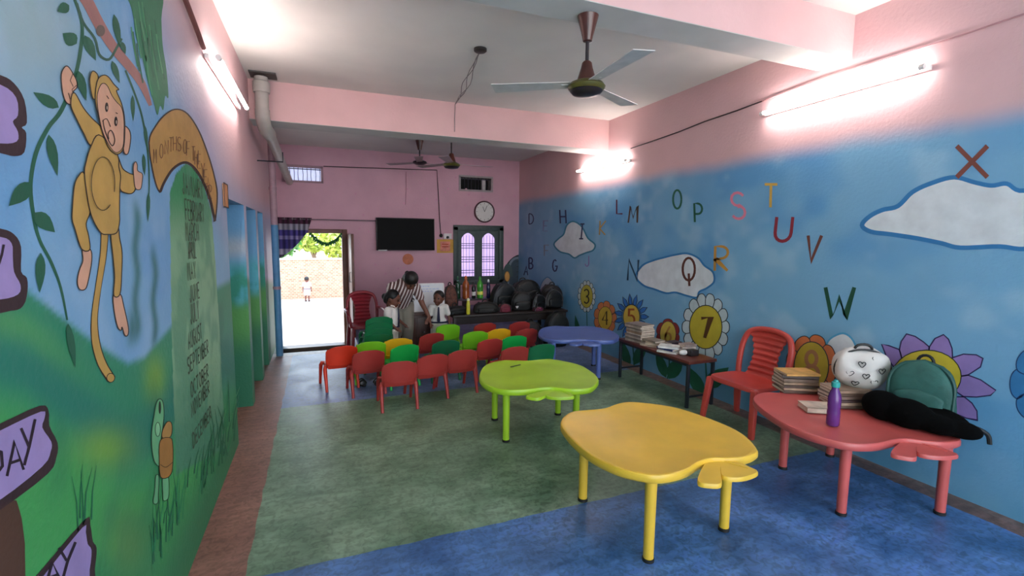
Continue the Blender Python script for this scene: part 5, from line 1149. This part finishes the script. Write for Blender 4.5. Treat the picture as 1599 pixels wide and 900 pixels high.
def head(mb, c, R, k):
    mb.ell(tuple(c), (.072 * k, .085 * k, .1 * k), R=R); f = lambda x, y, z: np.array(c) + np.array(R @ Vector((x, y, z))) * k
    mb.cap(f(0, -.045, -.05), .045 * k, f(0, -.05, -.065), .038 * k); mb.cap(f(0, -.083, .005), .011 * k, f(0, -.098, -.022), .0145 * k, 8)
    for s in (-1, 1): mb.ell(tuple(f(s * .073, .01, -.01)), (.012 * k, .02 * k, .028 * k), 8, 6, R); mb.ell(tuple(f(s * .035, -.06, -.03)), (.025 * k, .025 * k, .025 * k), 8, 6)
    return f
def face(e, f, k, R):
    for s in (-1, 1):
        mb = MB(); mb.ell(tuple(f(s * .03, -.08, .012)), (.0125 * k, .008 * k, .009 * k), 10, 6, R); mb.build('eye', EYE_M, e, smooth=True)
        mb = MB(); mb.tube([f(s * .016, -.085, .032), f(s * .032, -.083, .037), f(s * .046, -.073, .031)], .0035 * k, 6); mb.build('eyebrow', HAIR, e)
    mb = MB(); mb.tube([f(-.022, -.084, -.052), f(0, -.094, -.055), f(.022, -.084, -.052)], [.003 * k, .006 * k, .003 * k], 6); mb.build('mouth', M('lips', '#6a3430', .5), e, smooth=True)
def hair(e, f, k, R, cap_=1.0, style='boy'):
    mb = MB(); mb.ell(tuple(f(0, .018, .03)), (.081 * k * cap_, .084 * k * cap_, .084 * k * cap_), 18, 12, R)
    if style == 'girl': mb.ell(tuple(f(0, .06, -.01)), (.08 * k, .055 * k, .085 * k), 12, 8, R); mb.ell(tuple(f(0, .11, -.02)), (.035 * k, .035 * k, .04 * k), 10, 6)
    mb.build('hair', HAIR, e, smooth=True, remesh=.008)
def kid(loc, rz, h, lab, arm_pose, head_tilt=0, head_turn=0, tie=True, shirt=SHW, bottom=None, remesh=.007, style='boy'):
    e = empty('person', loc, lab, 'person', None, rz); k = h
    P_ = lambda x, y, z: np.array([x, y, z]) * k
    R = Matrix.Rotation(head_turn, 3, 'Z') @ Matrix.Rotation(head_tilt, 3, 'X'); b = MB()
    hc = P_(0, -.015 - .05 * math.sin(head_tilt) * (1 if head_tilt > 0 else 0), .885)
    f = head(b, hc, R, k * 1.1); b.cap(P_(0, .005, .76), .035 * k, hc - P_(0, 0, .06), .034 * k)
    b.cap(P_(0, 0, .52), .075 * k, P_(0, 0, .70), .08 * k); b.cap(P_(-.09, 0, .745), .035 * k, P_(.09, 0, .745), .035 * k)
    for s in (-1, 1):
        el, wr_ = arm_pose[0 if s < 0 else 1]; el = P_(*el); wr_ = P_(*wr_)
        b.cap(P_(s * .11, 0, .745), .033 * k, el, .026 * k); b.cap(el, .025 * k, wr_, .018 * k); hand(b, wr_, wr_ - el, -s, k * .85)
        b.cap(P_(s * .05, 0, .47), .06 * k, P_(s * .06, -.01, .26), .042 * k); b.cap(P_(s * .06, -.01, .26), .041 * k, P_(s * .06, .01, .05), .028 * k); b.cap(P_(s * .06, .015, .035), .028 * k, P_(s * .062, -.075, .022), .024 * k)
    b.build('body', SKIN, e, smooth=True, remesh=remesh)
    c = MB(); c.cap(P_(0, 0, .53), .096 * k, P_(0, 0, .69), .096 * k); c.cap(P_(-.085, 0, .735), .052 * k, P_(.085, 0, .735), .052 * k); c.cap(P_(-.045, 0, .5), .085 * k, P_(.045, 0, .5), .085 * k)
    for s in (-1, 1):
        el = P_(*arm_pose[0 if s < 0 else 1][0]); sh = P_(s * .11, 0, .742); c.cap(sh, .05 * k, sh * .25 + el * .75, .047 * k)
    c.build('shirt', shirt, e, smooth=True, remesh=.009)
    c = MB(); c.cap(P_(-.045, 0, .46), .092 * k, P_(.045, 0, .46), .092 * k)
    for s in (-1, 1): c.cap(P_(s * .052, 0, .45), .08 * k, P_(s * .064, -.005, .3), .07 * k)
    c.build('shorts', bottom or M('cream_shorts', '#cfc8b8', .7), e, smooth=True, remesh=.009)
    mb = MB(); mb.tube([(P_(.135 * math.cos(a), .1 * math.sin(a), .505)) for a in np.linspace(0, 2 * math.pi, 24, endpoint=False)], .013 * k, 8, closed=True); mb.build('belt', NVY, e, smooth=True)
    if tie:
        mb = MB(); mb.sheet(lambda u, v: P_((u - .5) * (.022 + .03 * (1 - v) * (1 if v > .08 else .6)), -.106 - .006 * math.sin(math.pi * v), .52 + .235 * v), 3, 10, .006); mb.build('tie', NVY, e, smooth=True)
    mb = MB()
    for s in (-1, 1): mb.tube([P_(s * .005, -.07, .765), P_(s * .035, -.06, .79), P_(s * .05, -.02, .80)], .012 * k, 6)
    mb.build('collar', shirt, e, smooth=True)
    hair(e, f, k * 1.1, R, style=style); face(e, f, k * 1.1, R)
    for s in (-1, 1):
        mb = MB(); mb.ell(tuple(P_(s * .062, -.035, .026)), (.036 * k, .085 * k, .03 * k), 14, 8); mb.build('shoe', BL, e, smooth=True)
    return e
q = onY(685, 480, 6.5); kid((q[0], 6.5, 0), math.radians(-14), .87, 'small child in white shirt and dark tie facing the room', (((-.15, -.03, .6), (-.13, -.09, .5)), ((.155, .01, .6), (.175, -.02, .47))), .12, -.35)
q = onY(610, 480, 6.14); kid((q[0], 6.14, 0), math.radians(62), .94, 'child in white shirt and dark tie seen side-on by the stacked chairs', (((-.15, -.02, .6), (-.12, -.1, .52)), ((.16, -.02, .6), (.15, -.12, .52))), .4, 0, style='girl')
q = ground(480, 471, -.62); kid((q[0], q[1], -.62), math.radians(170), .86, 'child in pale pink standing far out in the sunny yard', (((-.15, .0, .6), (-.16, -.03, .47)), ((.15, .0, .6), (.16, -.03, .47))), 0, 0, False, M('pink_dress', '#e0b8b8', .7), M('pale_pink_bottom', '#dcc0bc', .7), .012)
# woman bending forward
q = onY(628, 482, 6.3); e = empty('person', (q[0], 6.42, 0), 'adult in brown and white striped shirt bending towards the children', 'person'); e.scale = (.97, .97, .97)
b = MB(); v = lambda *a: np.array(a, float)
RH = Matrix.Rotation(.35, 3, 'Z') @ Matrix.Rotation(1.0, 3, 'X'); hc = v(.075, -.36, 1.09); f = head(b, hc, RH, 1.05)
b.cap(v(.03, -.2, 1.03), .05, v(.06, -.29, 1.07), .045); b.cap(v(0, 0, .8), .13, v(.02, -.17, .98), .12); b.cap(v(-.12, -.17, 1.0), .06, v(.17, -.2, .98), .06)
b.cap(v(.18, -.2, .97), .05, v(.25, -.25, .76), .037); b.cap(v(.25, -.25, .76), .036, v(.32, -.32, .60), .025); hand(b, (.32, -.32, .60), (-.08, -.05, -.16), 1, 1)
b.cap(v(-.13, -.17, .98), .05, v(-.19, -.2, .79), .037); b.cap(v(-.19, -.2, .79), .036, v(-.16, -.24, .63), .025); hand(b, (-.16, -.24, .63), (.04, -.03, -.14), -1, 1)
for s in (-1, 1):
    b.cap(v(s * .075, .02, .76), .095, v(s * .08, -.05, .42), .06); b.cap(v(s * .08, -.05, .42), .06, v(s * .08, .04, .09), .036); b.cap(v(s * .08, .05, .04), .036, v(s * .085, -.11, .025), .03)
b.build('body', SKIN, e, smooth=True, remesh=.009)
ST = M('striped_shirt', '#ffffff', .75, .02, 10, .15, 40); n = ST.node_tree.nodes; l = ST.node_tree.links
wv_ = n.new('ShaderNodeTexWave'); wv_.bands_direction = 'X'; wv_.inputs['Scale'].default_value = 7.5; wv_.inputs['Distortion'].default_value = 1.2; wv_.inputs['Detail Scale'].default_value = .6
t_ = n.new('ShaderNodeTexCoord'); mp = n.new('ShaderNodeMapping'); mp.inputs['Rotation'].default_value = (0, -.3, 0); l.new(t_.outputs['Object'], mp.inputs[0]); l.new(mp.outputs[0], wv_.inputs['Vector']); rp = n.new('ShaderNodeValToRGB'); l.new(wv_.outputs['Fac'], rp.inputs[0])
rp.color_ramp.interpolation = 'CONSTANT'; rp.color_ramp.elements[0].color = (*lin('#5a3a38'), 1); rp.color_ramp.elements[1].position = .62; rp.color_ramp.elements[1].color = (*lin('#d2c8c4'), 1); l.new(rp.outputs[0], n['Principled BSDF'].inputs['Base Color'])
c = MB(); c.cap(v(0, -.02, .8), .145, v(.02, -.17, .98), .142); c.cap(v(-.13, -.17, .99), .078, v(.17, -.19, .98), .075); c.cap(v(.175, -.2, .97), .068, v(.22, -.23, .86), .062); c.cap(v(-.14, -.18, .98), .07, v(-.165, -.23, .86), .062); c.build('shirt', ST, e, smooth=True, remesh=.01)
c = MB(); c.cap(v(-.05, .02, .74), .135, v(.05, .02, .74), .135)
for s in (-1, 1): c.cap(v(s * .078, .02, .72), .112, v(s * .082, -.05, .42), .085); c.cap(v(s * .082, -.05, .42), .084, v(s * .084, .04, .12), .068)
c.build('trousers', M('olive_grey_trousers', '#7d776a', .7, .08, 8, .2, 20), e, smooth=True, remesh=.01)
mb = MB(); mb.tube([(.165 * math.cos(a), -.0 + .15 * math.sin(a), .80) for a in np.linspace(0, 2 * math.pi, 28, endpoint=False)], .024, 8, closed=True); bl_ = mb.build('belt', M('dark_belt', '#1c1718', .5), e, smooth=True)
for a in np.linspace(3.4, 6.0, 8):
    mb = MB(); mb.ell((.19 * math.cos(a), .175 * math.sin(a), .80), (.011, .009, .011), 8, 6); mb.build('belt_stud', M('label_white', '#d8d8d4', .6), bl_, smooth=True)
hair(e, f, 1.1, RH, 1.08, 'girl'); face(e, f, 1.05, RH)
for s in (-1, 1):
    mb = MB(); mb.ell((s * .083, -.045, .03), (.047, .125, .036), 14, 8); mb.build('shoe', BL, e, smooth=True)
# a pair of sandals on the floor
for k, (x, lab) in enumerate(((566, 'left black sandal of the pair on the blue floor'), (590, 'right black sandal of the pair on the blue floor'))):
    q = ground(x, 601); e = empty('sandal', tuple(q), lab, 'sandal', 'pair of black sandals', .15)
    so = [(.036 * math.cos(a) * (1 + .15 * math.sin(a)), .105 * math.sin(a)) for a in np.linspace(0, 2 * math.pi, 24, endpoint=False)]
    mb = MB(); mb.prism(so, 0, .018); mb.build('sole', BL, e, bevel=.004)
    for y in (-.02, .04):
        mb = MB(); mb.tube([(.036 * math.cos(a), y + .01 * math.sin(a), .014 + .04 * math.sin(a)) for a in np.linspace(0, math.pi, 9)], .008, 6); mb.build('strap', BL, e, smooth=True)
